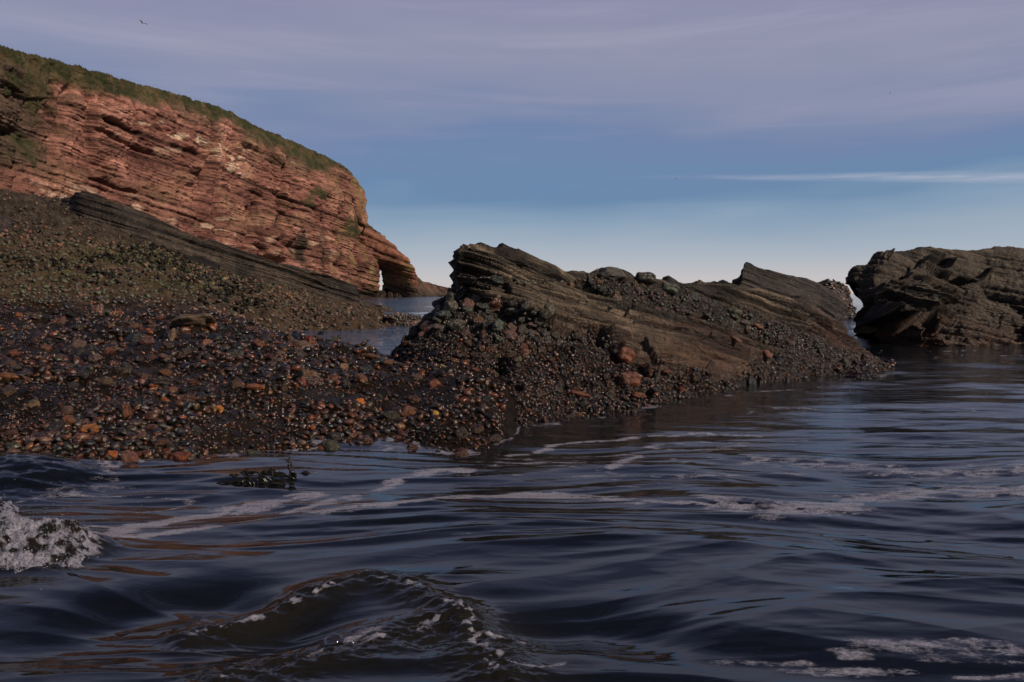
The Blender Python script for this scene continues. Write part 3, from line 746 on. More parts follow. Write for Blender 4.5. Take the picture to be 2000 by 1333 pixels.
col = np.where(up_, pick(GREENPAL, len(k)) * .8, pick(PALETTE, len(k)) * .8)
me = stones_mesh('small_stones', pt[k], N[k], rad[k], col, np.where(up_[:, 0], .32, .14) + .12 * RNG.random(len(k)), SM, M_PEB, .25, .6)
adopt(link('small_stones', me, kind='stuff'), rock)
wm = cong * (vv < 6 + 170) * (hgt > -.02) * (hgt < .95) * sst(-.3, .3, fbm(Pc * 1.7 + 8, 3))
pt, N = scatter(Pd, wm, 2400); rad = .006 + .009 * RNG.random(len(pt))
me = stones_mesh('mussels', pt, N, rad, np.array([[.010, .0065, .0045]]) * np.ones((len(pt), 1)), .16 + .14 * RNG.random(len(pt)), SHARD, M_WET, .25, 1.2)
adopt(link('mussels', me, kind='stuff'), rock)
# stones of the rock that one can point to
def surf(Pg, px, py):
    x, y = proj(Pg); d = (x - px) ** 2 + (y - py) ** 2; dist_ = Pg[..., 1]
    m_ = d < 40; 
    i = np.argmin(np.where(m_, dist_ + d * .001, 1e6 + d)); r, c = np.divmod(i, Pg.shape[1])
    return Pg[r, c]
def face_R(yaw, tilt=0.0, roll=0.0):
    """frame whose local x lies across the picture turned by roll, z towards the camera/up"""
    zc = unit((math.sin(yaw), -math.cos(yaw), .55 + tilt)); xc = unit(np.cross((0, 0, 1), zc)); xc = -xc if xc[0] < 0 else xc
    yc = np.cross(zc, xc); cr, sr = math.cos(roll), math.sin(roll)
    x2 = xc * cr + yc * sr; y2 = -xc * sr + yc * cr
    return np.stack([x2, y2, zc], -1)
def stone_at(Pg, px, py, wpx, hpx, col, roll=0, parent=None, name='cobble', label=None, cat=None, shape=0, deep=.8, lift=.2):
    p = surf(Pg, px, py); s = p[1] / FPX / 2
    o = put_stone(name, p, unit((0, -1, .4)), (wpx + hpx) * s / 2, col, None, sink=lift, mesh=BGM[shape % len(BGM)], label=label, cat=cat,
                  scl=(wpx * s, hpx * s * 1.35, deep * (wpx + hpx) * s * .8), R=face_R(0, 0, roll))
    if parent: o.parent = parent; o.matrix_parent_inverse = parent.matrix_world.inverted()
    return o
RC = [  # px, py, w, h, colour, roll, label
 (1222, 693, 34, 34, (.17, .055, .025), -.5, 'round orange brown boulder, upper of the two in the conglomerate'),
 (1232, 736, 44, 34, (.13, .040, .018), 0, 'largest round red brown boulder just under the orange one'),
 (1040, 634, 26, 12, (.14, .08, .055), -.1, 'pinkish flat cobble below the slab'),
 (1302, 733, 0, 0, None, 0, None),
 (1436, 610, 26, 34, (.075, .070, .045), .7, 'olive grey oval cobble in the upper cobble band'),
 (1480, 634, 20, 11, (.20, .085, .05), -.4, 'orange pink cobble right of the olive one'),
 (1500, 688, 22, 16, (.19, .07, .045), -.8, 'cracked orange cobble on the right of the rock'),
 (1440, 663, 26, 11, (.15, .065, .035), -.6, 'rusty long cobble low on the slab'),
 (1312, 562, 38, 22, (.075, .080, .055), -.3, 'large grey green cobble in the upper band'),
 (1357, 577, 17, 18, (.035, .045, .032), 0, 'dark green round cobble in the upper band'),
 (1194, 537, 54, 26, (.055, .045, .036), -.05, 'broad rounded boulder on the skyline of the rock'),
 (1262, 541, 42, 22, (.06, .052, .040), -.1, 'second rounded boulder on the skyline of the rock'),
 (868, 612, 36, 16, (.05, .058, .045), 0, 'flat grey green cobble on the left shoulder'),
 (842, 614, 22, 18, (.038, .046, .038), 0, 'dark green cobble at the left edge'),
 (914, 594, 26, 22, (.11, .045, .035), 0, 'reddish cobble high on the left shoulder'),
 (848, 592, 20, 16, (.045, .048, .04), 0, None), (1196, 598, 9, 7, (.14, .12, .095), 0, None), (1073, 582, 7, 6, (.14, .12, .09), 0, None),
 (1150, 583, 7, 5, (.14, .12, .09), 0, None), (1300, 728, 18, 12, (.10, .035, .02), 0, None), (1130, 765, 46, 14, (.15, .045, .02), -.2, 'long red stone near the foot of the rock'),
 (1650, 700, 13, 15, (.06, .055, .05), 0, None), (1000, 608, 34, 12, (.075, .085, .06), -.1, None), (950, 600, 22, 14, (.05, .06, .045), 0, None),
 (1468, 742, 18, 22, (.02, .022, .024), 0, None), (1245, 770, 32, 14, (.13, .045, .02), -.2, None)]
for a, b_, w_, h_, c_, ro, lab in RC:
    if w_: stone_at(Pd, a, b_, w_, h_, tuple(v * .75 for v in c_), ro, rock, label=lab, shape=int(a) % 10)

# ------------------------------------------------------------------ generic side rocks
def side_rock(name, rows, nu, counts, thick, amp, label, cols, wetz, seed, dip=None, far=False, cat='rock', tex=1.0, bl=5, post=None, group=None, part=None):
    P = blur(loft(rows, nu, counts), bl); x, y = proj(P); P0_ = P
    N = blur(grid_normals(P), 3); N = np.where((N * (P - P.reshape(-1, 3).mean(0))).sum(-1, keepdims=True) < 0, -N, N)
    e1_, e2_ = dip; nb_ = unit(np.cross(unit(e1_), unit(e2_))); nb_ = nb_ if nb_[2] > 0 else -nb_
    big = amp * 1.3 * fbm(P / (thick * 9) + seed, 4) * tex
    if post is not None: big = big + post(P, x, y)
    P = P + N * big[..., None]; P0_ = P
    a1, q1, ka, ja = beds(P, nb_, unit(e1_), thick, thick * 13, seed, .13)
    a2, q2, kb, jb = beds(P, nb_, unit(e1_), thick * .34, thick * 9, seed + 3, .2)
    a3, q3, kc_, jc = beds(P, nb_, unit(e1_), thick * .13, thick * 4, seed + 7, .25)
    d = amp * (a1 * .62 + a2 * .24 + a3 * .08) + amp * .12 * fbm(P / (thick * .35), 3)
    cv = sum(counts[:-2]); vi = np.arange(P.shape[0])[:, None]; d = np.clip(d, -1.6 * amp, 1.0 * amp) * (1 - .6 * np.clip(np.exp(-((vi - cv) / 7.) ** 2) + sst(cv, cv + 4, vi), 0, 1))
    P = P + N * d[..., None]
    w_ = 1 - sst(wetz[0], wetz[1], P[..., 2] + .2 * wetz[1] * fbm(P / (thick * 8), 3))
    c = lerp3(cols[0], cols[1], sst(-.2, .6, fbm(P / (thick * 7) + 4, 4)))
    c = c * (1 + (h1(kb, 3) - .5)[..., None] * .45) * (1 - .75 * np.clip(np.maximum(q1, q2 * .7), 0, 1))[..., None]
    c = lerp3(c, cols[2], w_ * .85)
    me = mesh_from(name, P.reshape(-1, 3), grid_faces(*P.shape[:2]), M_FARROCK if far else M_ROCK, cols=c.reshape(-1, 3), rough=(.60 - .27 * w_).ravel(), extra=bedattr(P0_ + (thick * .12 * fbm(P0_ / (thick * 8), 3))[..., None], unit(e1_), nb_, 1.0))
    if label: o = link(name, me, label=label, cat=cat, group=group)
    else: o = link(name, me)
    return o, P, x, y

# big boulder on the right
r_w = wt([(1726, 672), (1780, 676), (1850, 677), (1950, 676), (2050, 677), (2300, 678)])
r_m = [(1682, 604, 15.5), (1712, 620, 15.2), (1760, 625, 15.4), (1850, 610, 15.9), (1950, 610, 16.1), (2050, 610, 16.3), (2300, 615, 16.6)]
r_n = [(1667, 562, 16.0), (1705, 560, 15.5), (1760, 550, 15.8), (1850, 545, 16.5), (1950, 548, 16.9), (2050, 550, 17.1), (2300, 560, 17.5)]
r_t = [(1667, 548, 16.4), (1670, 530, 16.5), (1696, 519, 16.6), (1708, 503, 16.7), (1726, 490, 16.8), (1748, 484, 17.1), (1800, 484, 17.3), (1840, 482, 17.6), (1900, 486, 17.8), (1950, 492, 17.9), (2000, 496, 18), (2100, 512, 18), (2300, 560, 18)]
def post_r(P, x, y):
    d = -.55 * np.exp(-(pdist(x, y, [(1690, 600), (1740, 640), (1790, 660)]) / 30) ** 2)
    d += -.40 * np.exp(-(pdist(x, y, [(1775, 560), (1790, 600), (1830, 600)]) / 22) ** 2)
    d += -.30 * np.exp(-(pdist(x, y, [(1850, 530), (1920, 545), (2010, 590)]) / 13) ** 2)
    d += .22 * np.exp(-(pdist(x, y, [(1695, 575), (1725, 590)]) / 14) ** 2)
    d += .2 * np.exp(-(pdist(x, y, [(1830, 560), (1900, 580)]) / 20) ** 2)
    return d
dipR = (unit((1, .1, -.30)), unit((0.1, 1, -.25)))
side_rock('shore_boulder', [drop_to(r_w, .1, -.4), r_w, r_m, r_n, r_t, behind(r_t, 1.2, .15), drop_to(r_t, 3, -.4)], 560, [5, 90, 80, 60, 16, 12], .24, .18,
          'massive dark angular rock rising from the water on the right with bedded faces', ((.060, .044, .032), (.022, .017, .014), (.045, .021, .013)), (.05, .9), 3, dipR, post=post_r)
# wedge shaped slab behind, and the pebbly lump beside it
k_w = [(1400, 640, 27.5), (1500, 640, 28), (1600, 636, 28.5), (1672, 621, 32)]
k_m = [(1424, 585, 28.5), (1444, 560, 28.3), (1500, 575, 28.7), (1600, 597, 29.5), (1672, 618, 32.2)]
k_t = [(1428, 556, 30), (1430, 546, 30), (1446, 536, 29.4), (1451, 512, 29.2), (1458, 507, 29.3), (1500, 520, 29.8), (1540, 538, 30.2), (1600, 552, 31), (1640, 580, 31.8), (1665, 600, 32.2), (1673, 616, 32.4)]
dipW = (unit((1, .15, -.30)), unit((.1, 1, -.2)))
side_rock('wedge_rock', [drop_to(k_w, .1, -.4), k_w, k_m, k_t, behind(k_t, .8, .3), drop_to(k_t, 2.5, -.4)], 330, [4, 60, 70, 12, 10], .26, .10,
          'pointed wedge shaped slab of rock standing behind the middle rock', ((.040, .030, .025), (.026, .020, .017), (.02, .014, .011)), (.05, .7), 8, dipW, far=True)
p_w = wt([(1580, 620), (1625, 621), (1668, 621)]); p_w = [(a, b_, 31.2) for a, b_, _ in p_w]
p_m = [(1582, 585, 32.5), (1625, 585, 32.0), (1668, 600, 32.2)]
p_t = [(1585, 570, 34), (1596, 550, 34), (1612, 544, 34), (1640, 547, 34), (1658, 560, 34), (1670, 612, 33.5)]
_, Pp, _, _ = side_rock('pebbly_rock', [drop_to(p_w, .1, -.4), p_w, p_m, p_t, behind(p_t, 1, .3), drop_to(p_t, 3, -.4)], 130, [4, 36, 36, 10, 8], .5, .12,
          'small lumpy knobbly rock between the wedge slab and the big right hand rock', ((.06, .04, .036), (.04, .03, .028), (.03, .022, .02)), (.05, .6), 12, dipW, far=True)
# low reef at the mouth of the channel
f_w = wt([(745, 630), (770, 634), (800, 636), (835, 633)]); f_m = [(748, 620, 26.3), (770, 619, 26), (800, 620, 26), (834, 626, 26.2)]
f_t = [(750, 617, 27.2), (775, 611, 27.2), (800, 613, 27.2), (820, 618, 27.2), (834, 628, 26.8)]
_, Pf, fx, fy = side_rock('low_reef', [drop_to(f_w, .1, -.3), f_w, f_m, f_t, behind(f_t, .8, .1), drop_to(f_t, 1.6, -.3)], 130, [3, 24, 24, 8, 6], .2, .05,
          'low brown reef of small stones poking out of the channel', ((.06, .036, .024), (.035, .022, .017), (.03, .018, .013)), (.02, .3), 15, dipW, far=True)
for nm, Pg, nn, rr_, par in (('pebbles', Pf, 700, (.03, .08), 'low_reef'), ('pebbles', Pp, 500, (.05, .12), 'pebbly_rock')):
    pt, N = scatter(Pg, np.ones(Pg.shape[:2]), nn); rad = rr_[0] + (rr_[1] - rr_[0]) * RNG.random(nn) ** 2; k = thin(pt, rad, .6)
    me = stones_mesh(nm, pt[k], N[k], rad[k], pick(DRYPAL, len(k)) * .8, np.full(len(k), .35), SM, M_PEB, .2, .6)
    link(nm, me, bpy.data.objects[par], kind='stuff')
# bedded ledge running down the beach
l_b = [(112, 402, 32.6), (160, 425, 31.8), (250, 466, 31.8), (350, 506, 33.5), (450, 537, 36), (550, 568, 39), (640, 592, 42), (705, 606, 43.5), (768, 611, 44)]
l_m = [(118, 392, 33.2), (150, 397, 32.4), (250, 435, 32.2), (350, 480, 34), (450, 514, 36.5), (550, 545, 39.5), (640, 570, 42.5), (706, 592, 43.8), (768, 609, 44.3)]
l_t = [(120, 388, 34), (146, 384, 33.6), (144, 372, 33.2), (158, 370, 33), (220, 392, 33), (300, 424, 34), (330, 440, 34.2), (400, 466, 35.6), (500, 496, 38.5), (600, 529, 41.5), (660, 543, 43.2), (700, 560, 44.3), (705, 588, 44.5), (768, 606, 45)]
dipL = (unit(at(660, 550, 43) - at(200, 395, 33)), unit((.9, .2, .12)))
dipL = (dipL[0], unit((.2, 1, -.15)))
lw = at(*l_b[0])
side_rock('rock_ledge', [behind(l_b, -.1, .9), l_b, l_m, l_t, behind(l_t, 1.5, .35), drop_to(l_t, 5, .0)], 620, [8, 50, 60, 10, 10], .34, .16,
          'long dark bedded rock ledge slanting down the beach in front of the cliff', ((.045, .032, .023), (.022, .016, .013), (.03, .022, .016)), (.0, 1.2), 21, dipL, far=True)

h_b = [(-320, 452, 28.2), (0, 452, 28.2), (60, 458, 28.2), (110, 474, 28), (200, 492, 28.2), (280, 500, 29.5), (350, 508, 31), (430, 522, 33.5)]
h_m = [(-320, 420, 31), (0, 420, 31), (100, 440, 31), (200, 455, 31), (300, 475, 32), (430, 516, 34.2)]
h_t = [(-320, 374, 36), (0, 378, 36), (50, 383, 36), (62, 388, 35.8), (95, 396, 35.5), (140, 398, 34.8), (180, 420, 34.4), (300, 462, 34.5), (430, 512, 35)]
side_rock('bedrock_shelf', [behind(h_b, -.15, .5), h_b, h_m, h_t, behind(h_t, 1, .4), drop_to(h_t, 5, 1.0)], 420, [6, 50, 50, 8, 6], .40, .10,
          'smooth dark brown bedrock shelf at the top of the beach on the left', ((.050, .037, .027), (.032, .025, .02), (.05, .037, .026)), (.0, .3), 26, (dipL[0], unit((.1, 1, .0))), far=True)

# ------------------------------------------------------------------ red cliff
c_f = [(-500, 0, 92), (-150, 0, 108), (0, 0, 122), (100, 0, 140), (250, 0, 156), (430, 0, 180), (560, 0, 202), (660, 0, 219), (712, 0, 232), (738, 0, 238)]
c_f = [(a, float(proj(np.array([0, D, -1.5]))[1]), D) for a, _, D in c_f]
c_t = [(-500, -60, 100), (-150, 50, 116), (0, 90, 130), (60, 103, 138), (130, 125, 147), (190, 140, 153), (250, 158, 163), (350, 185, 178), (430, 208, 190), (500, 245, 201), (560, 270, 211), (640, 305, 222), (683, 330, 228),
       (690, 348, 230), (705, 362, 232), (715, 380, 233), (715, 395, 233.5), (708, 410, 234), (710, 432, 235), (730, 448, 237), (745, 460, 239), (757, 474, 241)]
def midrow(f, yt, Dt):
    return [(a, b_, D) for a, b_, D in f]
# the brow where rock gives way to turf
c_g = [(-500, 20, 96), (-150, 110, 112), (0, 150, 125.5), (60, 190, 136), (130, 190, 145), (200, 200, 152), (300, 215, 166), (400, 243, 181), (500, 285, 196.5), (560, 318, 206), (620, 345, 215.5), (670, 368, 224), (690, 385, 227),
       (703, 400, 229), (706, 430, 231), (722, 450, 234), (738, 466, 236), (748, 482, 239)]
c_m = [(-500, 330, 93), (-150, 360, 109.5), (0, 370, 123), (100, 385, 141), (250, 400, 157.5), (430, 420, 182), (560, 440, 204), (660, 470, 221), (710, 490, 231), (725, 500, 234), (742, 515, 238)]
Pk = loft([c_f, c_m, c_g, c_t, behind(c_t, 25, -1.0), behind(c_t, 140, 6)], 860, [170, 170, 56, 8, 8])
Pk = blur(Pk, 8)
kx, ky = proj(Pk)
Nk = blur(grid_normals(Pk), 8); Nk = np.where((Nk * (Pk - [0, 0, CAMH])).sum(-1, keepdims=True) > 0, -Nk, Nk)
vk = np.arange(Pk.shape[0])[:, None] * np.ones((1, Pk.shape[1]))
e1c = unit(at(600, 470, 212) - at(200, 330, 151)); e1c = unit(e1c * [1, 1, 1]); nbc = unit(np.cross(e1c, unit((-.55, .55, .12)))); nbc = nbc if nbc[2] > 0 else -nbc
gy = np.interp(kx, [-500, 0, 60, 130, 200, 300, 400, 500, 560, 620, 660, 684, 700, 760], [30, 118, 150, 168, 182, 196, 228, 272, 302, 328, 340, 338, 345, 470])
grass = sst(-10, 10, (gy - ky) + 16 * fbm(Pk * .11, 4))
grass = np.maximum(grass, sst(.0, .35, fbm(Pk * [.12, .12, .12] + 5, 4)) * np.exp(-(pdist(kx, ky, [(610, 385), (640, 410), (680, 435), (706, 445)]) / 24) ** 2) * 1.3)
grass = np.maximum(grass, sst(.05, .3, fbm(Pk * .15 + 9, 4)) * (1 - sst(70, 130, kx + 10 * pn(Pk * .1))) * (1 - sst(270, 340, ky)))
grass = np.maximum(grass, .8 * sst(.1, .4, fbm(Pk * .3 + 2, 3)) * np.exp(-(pdist(kx, ky, [(100, 130), (90, 240), (60, 320)]) / 40) ** 2))
grass = np.clip(grass, 0, 1) * (vk < 404)
bigk = 3.2 * fbm(Pk * [.035, .035, .02] + 1, 3) * np.ones(Pk.shape[:2]); Pk = Pk + Nk * (bigk * (vk < 340))[..., None]
b1, g1, k1, j1 = beds(Pk, nbc, e1c, 4.6, 30, 2, .08, saw=.6)
b2, g2, k2, j2 = beds(Pk, nbc, e1c, 1.5, 15, 5, .13)
b3, g3, k3, j3 = beds(Pk, nbc, e1c, .55, 7, 8, .22)
mod = sst(-.5, .5, fbm(Pk * .05 + 3, 3))
m2_ = sst(-.35, .45, fbm(Pk * .09 + 13, 3)); d = 1.0 * b1 * (.12 + .88 * mod * m2_) + .46 * b2 * (.12 + .88 * m2_) + .16 * b3 * (1.2 - m2_) + .30 * fbm(Pk * .8, 4)
d += .7 * fbm(Pk * .22, 4)
# vertical joints and gullies
vj = np.exp(-(np.abs(pn(Pk * [.07, .07, .012] + 7)) / .05) ** 2) * sst(-.1, .4, pn(Pk * .04 + 2)); d -= 2.2 * vj
vj2 = np.exp(-(np.abs(pn(Pk * [.16, .16, .03] + 17)) / .05) ** 2) * sst(.0, .4, pn(Pk * .05 + 12)) * sst(380, 460, ky); d -= 1.6 * vj2
for L, r_, a_ in (([(515, 400), (512, 440), (516, 490)], 5, 3.0), ([(500, 405), (497, 445), (490, 470)], 4, 2.2), ([(560, 470), (585, 490), (580, 510)], 9, 2.5),
                  ([(30, 320), (28, 380)], 4, 3.0), ([(655, 455), (662, 500), (668, 530)], 4, 2.0), ([(102, 130), (104, 220), (108, 300)], 5, 2.5),
                  ([(200, 235), (270, 262)], 5, 1.0), ([(0, 250), (60, 275)], 12, 3.0), ([(190, 255), (260, 285), (300, 300)], 3, .8), ([(180, 350), (270, 378)], 3, .9), ([(510, 505), (560, 512)], 7, 3.0)):
    d -= a_ * np.exp(-(pdist(kx, ky, L) / r_) ** 2)
d = d * (1 - grass * .75) + grass * (.35 * fbm(Pk * .25, 4) + .12 * ridge(Pk * 1.3, 3))
edge = np.minimum(sst(0, 30, (kx - (-400))), 1)
d *= 1 - .75 * sst(395, 402, vk)
Pk2 = Pk + Nk * d[..., None]
base_c = lerp3((.262, .122, .092), (.160, .070, .054), sst(-.45, .45, fbm(Pk * .09 + 6, 4)))
base_c = lerp3(base_c, (.235, .125, .082), sst(.1, .6, fbm(Pk * [.06, .06, .15] + 12, 4)) * .8)
hue = (h1(k2, 3) - .5) * .45 + (h1(k1, 5) - .5) * .35 + (h1(k3, 2) - .5) * .25
base_c = base_c * (1 + hue)[..., None]
base_c = lerp3(base_c, (.105, .076, .048), (.75 * sst(0, 60, ky * 0 + 60 - np.abs(ky - gy)) * sst(-.2, .4, fbm(Pk * .12, 3))))     # weathered olive rock below the turf
base_c = lerp3(base_c, (.17, .125, .05), .7 * sst(.05, .4, fbm(Pk * .25, 3)) * sst(600, 720, kx))                                   # yellow lichen on the seaward end
pale = sst(.25, .6, fbm(Pk * [.16, .16, .5] + 3, 4)) * (np.exp(-(pdist(kx, ky, [(240, 240), (300, 265), (400, 275), (470, 320)]) / 26) ** 2) + .5 * np.exp(-(pdist(kx, ky, [(70, 380), (120, 380), (400, 440), (560, 470), (650, 480)]) / 26) ** 2))
base_c = lerp3(base_c, (.46, .32, .23), np.clip(pale * 1.4, 0, 1))
stain = sst(.15, .5, fbm(Pk * [.3, .3, .07] + 8, 4)) * np.exp(-(pdist(kx, ky, [(470, 430), (520, 470), (580, 500), (560, 440), (660, 520)]) / 30) ** 2)
base_c = lerp3(base_c, (.030, .028, .020), np.clip(stain * 1.2, 0, .9))
lowdark = sst(566, 573, ky); base_c = lerp3(base_c, (.05, .04, .03), lowdark)
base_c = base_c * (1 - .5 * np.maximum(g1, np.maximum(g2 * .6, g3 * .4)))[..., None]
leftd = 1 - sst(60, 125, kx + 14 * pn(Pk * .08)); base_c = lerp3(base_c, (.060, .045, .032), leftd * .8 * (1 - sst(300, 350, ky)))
gc = lerp3((.030, .032, .014), (.065, .048, .025), sst(-.3, .5, fbm(Pk * .3 + 1, 4)))
gc = lerp3(gc, (.13, .092, .055), sst(394, 402, vk) * .6 * sst(220, 330, kx))
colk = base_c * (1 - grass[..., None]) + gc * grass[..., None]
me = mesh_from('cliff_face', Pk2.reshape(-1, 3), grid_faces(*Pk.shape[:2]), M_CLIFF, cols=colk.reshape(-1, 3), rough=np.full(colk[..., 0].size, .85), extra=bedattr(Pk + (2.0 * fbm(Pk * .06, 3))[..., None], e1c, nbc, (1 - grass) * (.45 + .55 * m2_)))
head = bpy.data.objects.new('headland', None); C.objects.link(head); head.location = (0, 0, 0)
head['kind'] = 'structure'; head['label'] = 'red sandstone sea cliff with a green turf top and a sea arch at its tip'
link('cliff_face', me, head)

# the sea arch: a buttress that springs from the cliff and comes down in the sea
def sweep(path, name, nu=110, seg=170, thick=1.5, amp=.5, seed=1):
    """path: (px, py, D, half width px, half depth m, turn)"""
    a = np.array(path, float); t = np.linspace(0, 1, seg); kk = np.linspace(0, 1, len(a))
    g = np.stack([np.interp(t, kk, a[:, i]) for i in range(a.shape[1])], -1)
    for _ in range(12): g[1:-1] = (g[:-2] + 2 * g[1:-1] + g[2:]) / 4
    cen = at(g[:, 0], g[:, 1], g[:, 2]); th = np.linspace(0, 2 * np.pi, nu)
    tan = np.gradient(cen, axis=0); tan[:, 1] = 0; tan /= np.linalg.norm(tan, axis=1, keepdims=True)
    side = np.stack([tan[:, 2], 0 * tan[:, 0], -tan[:, 0]], -1)
    dep = np.stack([np.sin(g[:, 5]), np.cos(g[:, 5]), 0 * g[:, 5]], -1)
    c_, s_ = np.cos(th), np.sin(th); cc_ = np.sign(c_) * np.abs(c_) ** .75; ss_ = np.sign(s_) * np.abs(s_) ** .75
    P = cen[:, None] + side[:, None] * (g[:, 3] * g[:, 2] / FPX)[:, None, None] * cc_[None, :, None] + dep[:, None] * g[:, 4][:, None, None] * ss_[None, :, None]
    N = P - cen[:, None]; N /= np.linalg.norm(N, axis=-1, keepdims=True)
    b1, g1, k1, _ = beds(P, nbc, e1c, thick * 2, 14, seed, .1); b2, g2, k2, _ = beds(P, nbc, e1c, thick * .6, 7, seed + 3, .2)
    P = P + N * (amp * (.8 * b1 + .4 * b2) + amp * .9 * fbm(P * .2 + seed, 4))[..., None]
    c = lerp3((.18, .078, .05), (.17, .115, .05), sst(-.2, .4, fbm(P * .2, 3)) * sst(745, 775, g[:, 0][:, None] * np.ones((1, nu))))
    c = c * (1 + (h1(k2, 3) - .5)[..., None] * .4) * (1 - .5 * g1)[..., None]
    c = lerp3(c, (.055, .042, .032), 1 - sst(1.2, 4.5, P[..., 2] + fbm(P * .3, 3)))
    me = mesh_from(name, P.reshape(-1, 3), grid_faces(seg, nu), M_CLIFF, cols=c.reshape(-1, 3), rough=np.full(c[..., 0].size, .8))
    return me
link('sea_arch', sweep([(690, 462, 236, 22, 7, -.5), (722, 486, 240, 32, 7, -.5), (752, 500, 243, 25, 6, -.6), (772, 517, 244, 19, 6, -.7), (780, 540, 244, 13, 6.5, -.9), (781, 560, 244, 14, 6.5, -.9), (780, 590, 244, 16, 7, -.9)], 'sea_arch', seed=5), head)
s_w = [(706, 579.6, 236), (738, 579.6, 238), (780, 579.4, 240), (830, 578.9, 250), (900, 578.5, 268)]
s_t = [(708, 570, 240), (742, 569, 244), (765, 556, 246), (790, 544, 247), (800, 536, 248), (818, 542, 250), (824, 549, 251), (850, 555, 258), (870, 561, 262), (887, 567, 266), (906, 577, 270)]
o, _, _, _ = side_rock('skerry', [drop_to(s_w, .5, -2), s_w, s_t, behind(s_t, 5, .5), drop_to(s_t, 14, -2)], 260, [4, 50, 10, 8], 1.6, .8,
          None, ((.075, .045, .032), (.045, .032, .024), (.03, .023, .018)), (.0, 3.0), 31, (e1c, unit((.2, 1, .1))), far=True)
o.data.materials[0] = M_CLIFF; o.parent = head
# turf fringe on the skyline and tussocks
def blades(Pg, wgt, n, hmin, hmax, wid, lean=.35):
    pt, N = scatter(Pg, wgt, n); h = hmin + (hmax - hmin) * RNG.random(n) ** 1.6
    a = RNG.random(n) * 6.283; dx = np.stack([np.cos(a), np.sin(a), 0 * a], -1)
    tip = pt + np.stack([RNG.normal(size=n) * lean, RNG.normal(size=n) * lean, np.ones(n)], -1) * h[:, None]
    w_ = (wid * h)[:, None] * dx; dy = np.stack([-dx[:, 1], dx[:, 0], dx[:, 2]], -1) * (wid * h * .6)[:, None]
    pt = pt - [0, 0, .1]
    V = np.stack([pt - w_ - dy, pt + w_ - dy, pt + dy, tip], 1).reshape(-1, 3)
    b_ = np.arange(n)[:, None] * 4
    F = np.stack([b_ + [[0, 1, 3]], b_ + [[1, 2, 3]], b_ + [[2, 0, 3]]], 1).reshape(-1, 3)
    return V, F, n
V, F, n_ = blades(Pk2, grass * (vk < 412) * (1 + 6 * sst(385, 399, vk)), 30000, .10, .34, .25)
cg = np.repeat(lerp3((.028, .030, .012), (.065, .048, .024), RNG.random(n_)), 4, 0)
link('cliff_grass', mesh_from('cliff_grass', V, F, M_CLIFF, cols=cg, rough=np.full(len(V), .9), smooth=False), head, kind='stuff')

# ------------------------------------------------------------------ loose stones that one can point to
LOOSE = [
 (378, 628, 82, 26, (.13, .085, .055), .08, 'longest pale flat-topped boulder lying on the shingle', 3),
 (335, 658, 19, 30, (.12, .065, .035), 0, 'upright egg-shaped tan stone below the long pale boulder', 1),
 (290, 662, 30, 20, (.085, .036, .026), 0, 'dark red rounded stone left of the upright tan stone', 4),
 (404, 668, 22, 16, (.20, .085, .05), 0, 'bright salmon stone below the long pale boulder', 5),
 (192, 606, 24, 28, (.12, .055, .035), .2, 'reddish boulder at the left foot of the upper beach', 2),
 (214, 609, 22, 16, (.085, .075, .06), 0, 'grey stone just right of the reddish boulder', 6),
 (585, 676, 54, 24, (.115, .06, .042), -.1, 'broad pinkish brown boulder on the bank by the channel', 7),
 (628, 652, 24, 20, (.014, .015, .018), -.6, 'black pointed stone on the bank edge against the channel', 8),
 (551, 693, 30, 20, (.095, .05, .036), -.5, 'brown oval cobble left below the broad pinkish boulder', 0),
 (497, 755, 38, 17, (.20, .065, .018), 0, 'shiny orange brown oblong pebble', 9),
 (592, 745, 18, 22, (.17, .045, .02), 0, 'glossy red upright pebble in mid bank', 1),
 (614, 745, 40, 26, (.075, .038, .03), 0, 'dark pink boulder right beside the glossy red pebble', 2),
 (673, 715, 20, 20, (.22, .12, .06), 0, 'round tan stone ringed with weed', 3),
 (706, 740, 30, 16, (.12, .048, .02), -.9, 'brown bean-shaped pebble leaning right of the round tan stone', 4),
 (846, 751, 26, 22, (.15, .05, .026), -.9, 'smooth rust coloured boulder at the foot of the middle rock', 5),
 (705, 783, 19, 20, (.48, .14, .02), .3, 'vivid orange pebble, brightest on the bank', 6),
 (430, 797, 20, 16, (.38, .13, .02), 0, 'amber orange pebble left of the vivid orange one', 7),
 (853, 804, 13, 16, (.50, .27, .03), .4, 'yellow pebble close to the waterline', 8),
 (725, 698, 36, 15, (.10, .042, .018), -.1, 'flat dark brown wet slab stone near the bank edge', 9),
 (757, 706, 30, 16, (.11, .046, .022), -.15, 'brown wet stone right of the flat slab stone', 0),
 (204, 743, 42, 18, (.075, .045, .022), 0, 'large flat brown cobble with wet lower rim on the left bank', 1),
 (318, 745, 46, 18, (.040, .026, .020), 0, 'large dark smooth cobble right of the flat brown one', 2),
 (100, 738, 14, 10, (.26, .11, .02), 0, 'small orange pebble on the left bank', 3),
 (18, 738, 42, 14, (.15, .06, .02), 0, 'long orange brown pebble at the left picture edge', 4),
 (173, 837, 40, 20, (.24, .085, .02), .1, 'orange wet stone low on the left bank', 5),
 (222, 888, 22, 22, (.30, .075, .02), 0, 'orange red pebble at the waterline on the left', 6),
 (185, 697, 26, 18, (.085, .05, .04), 0, 'dusky rounded cobble on the left bank', 7),
 (800, 800, 30, 20, (.14, .05, .022), .1, 'rust brown cobble left of the yellow pebble', 8),
]
for a, b_, w_, h_, c_, ro, lab, sh in LOOSE:
    stone_at(P0, a, b_, w_, h_, tuple(v * .72 for v in c_), ro, None, name='loose_stone', label=lab, cat='stone', shape=sh, lift=.35)

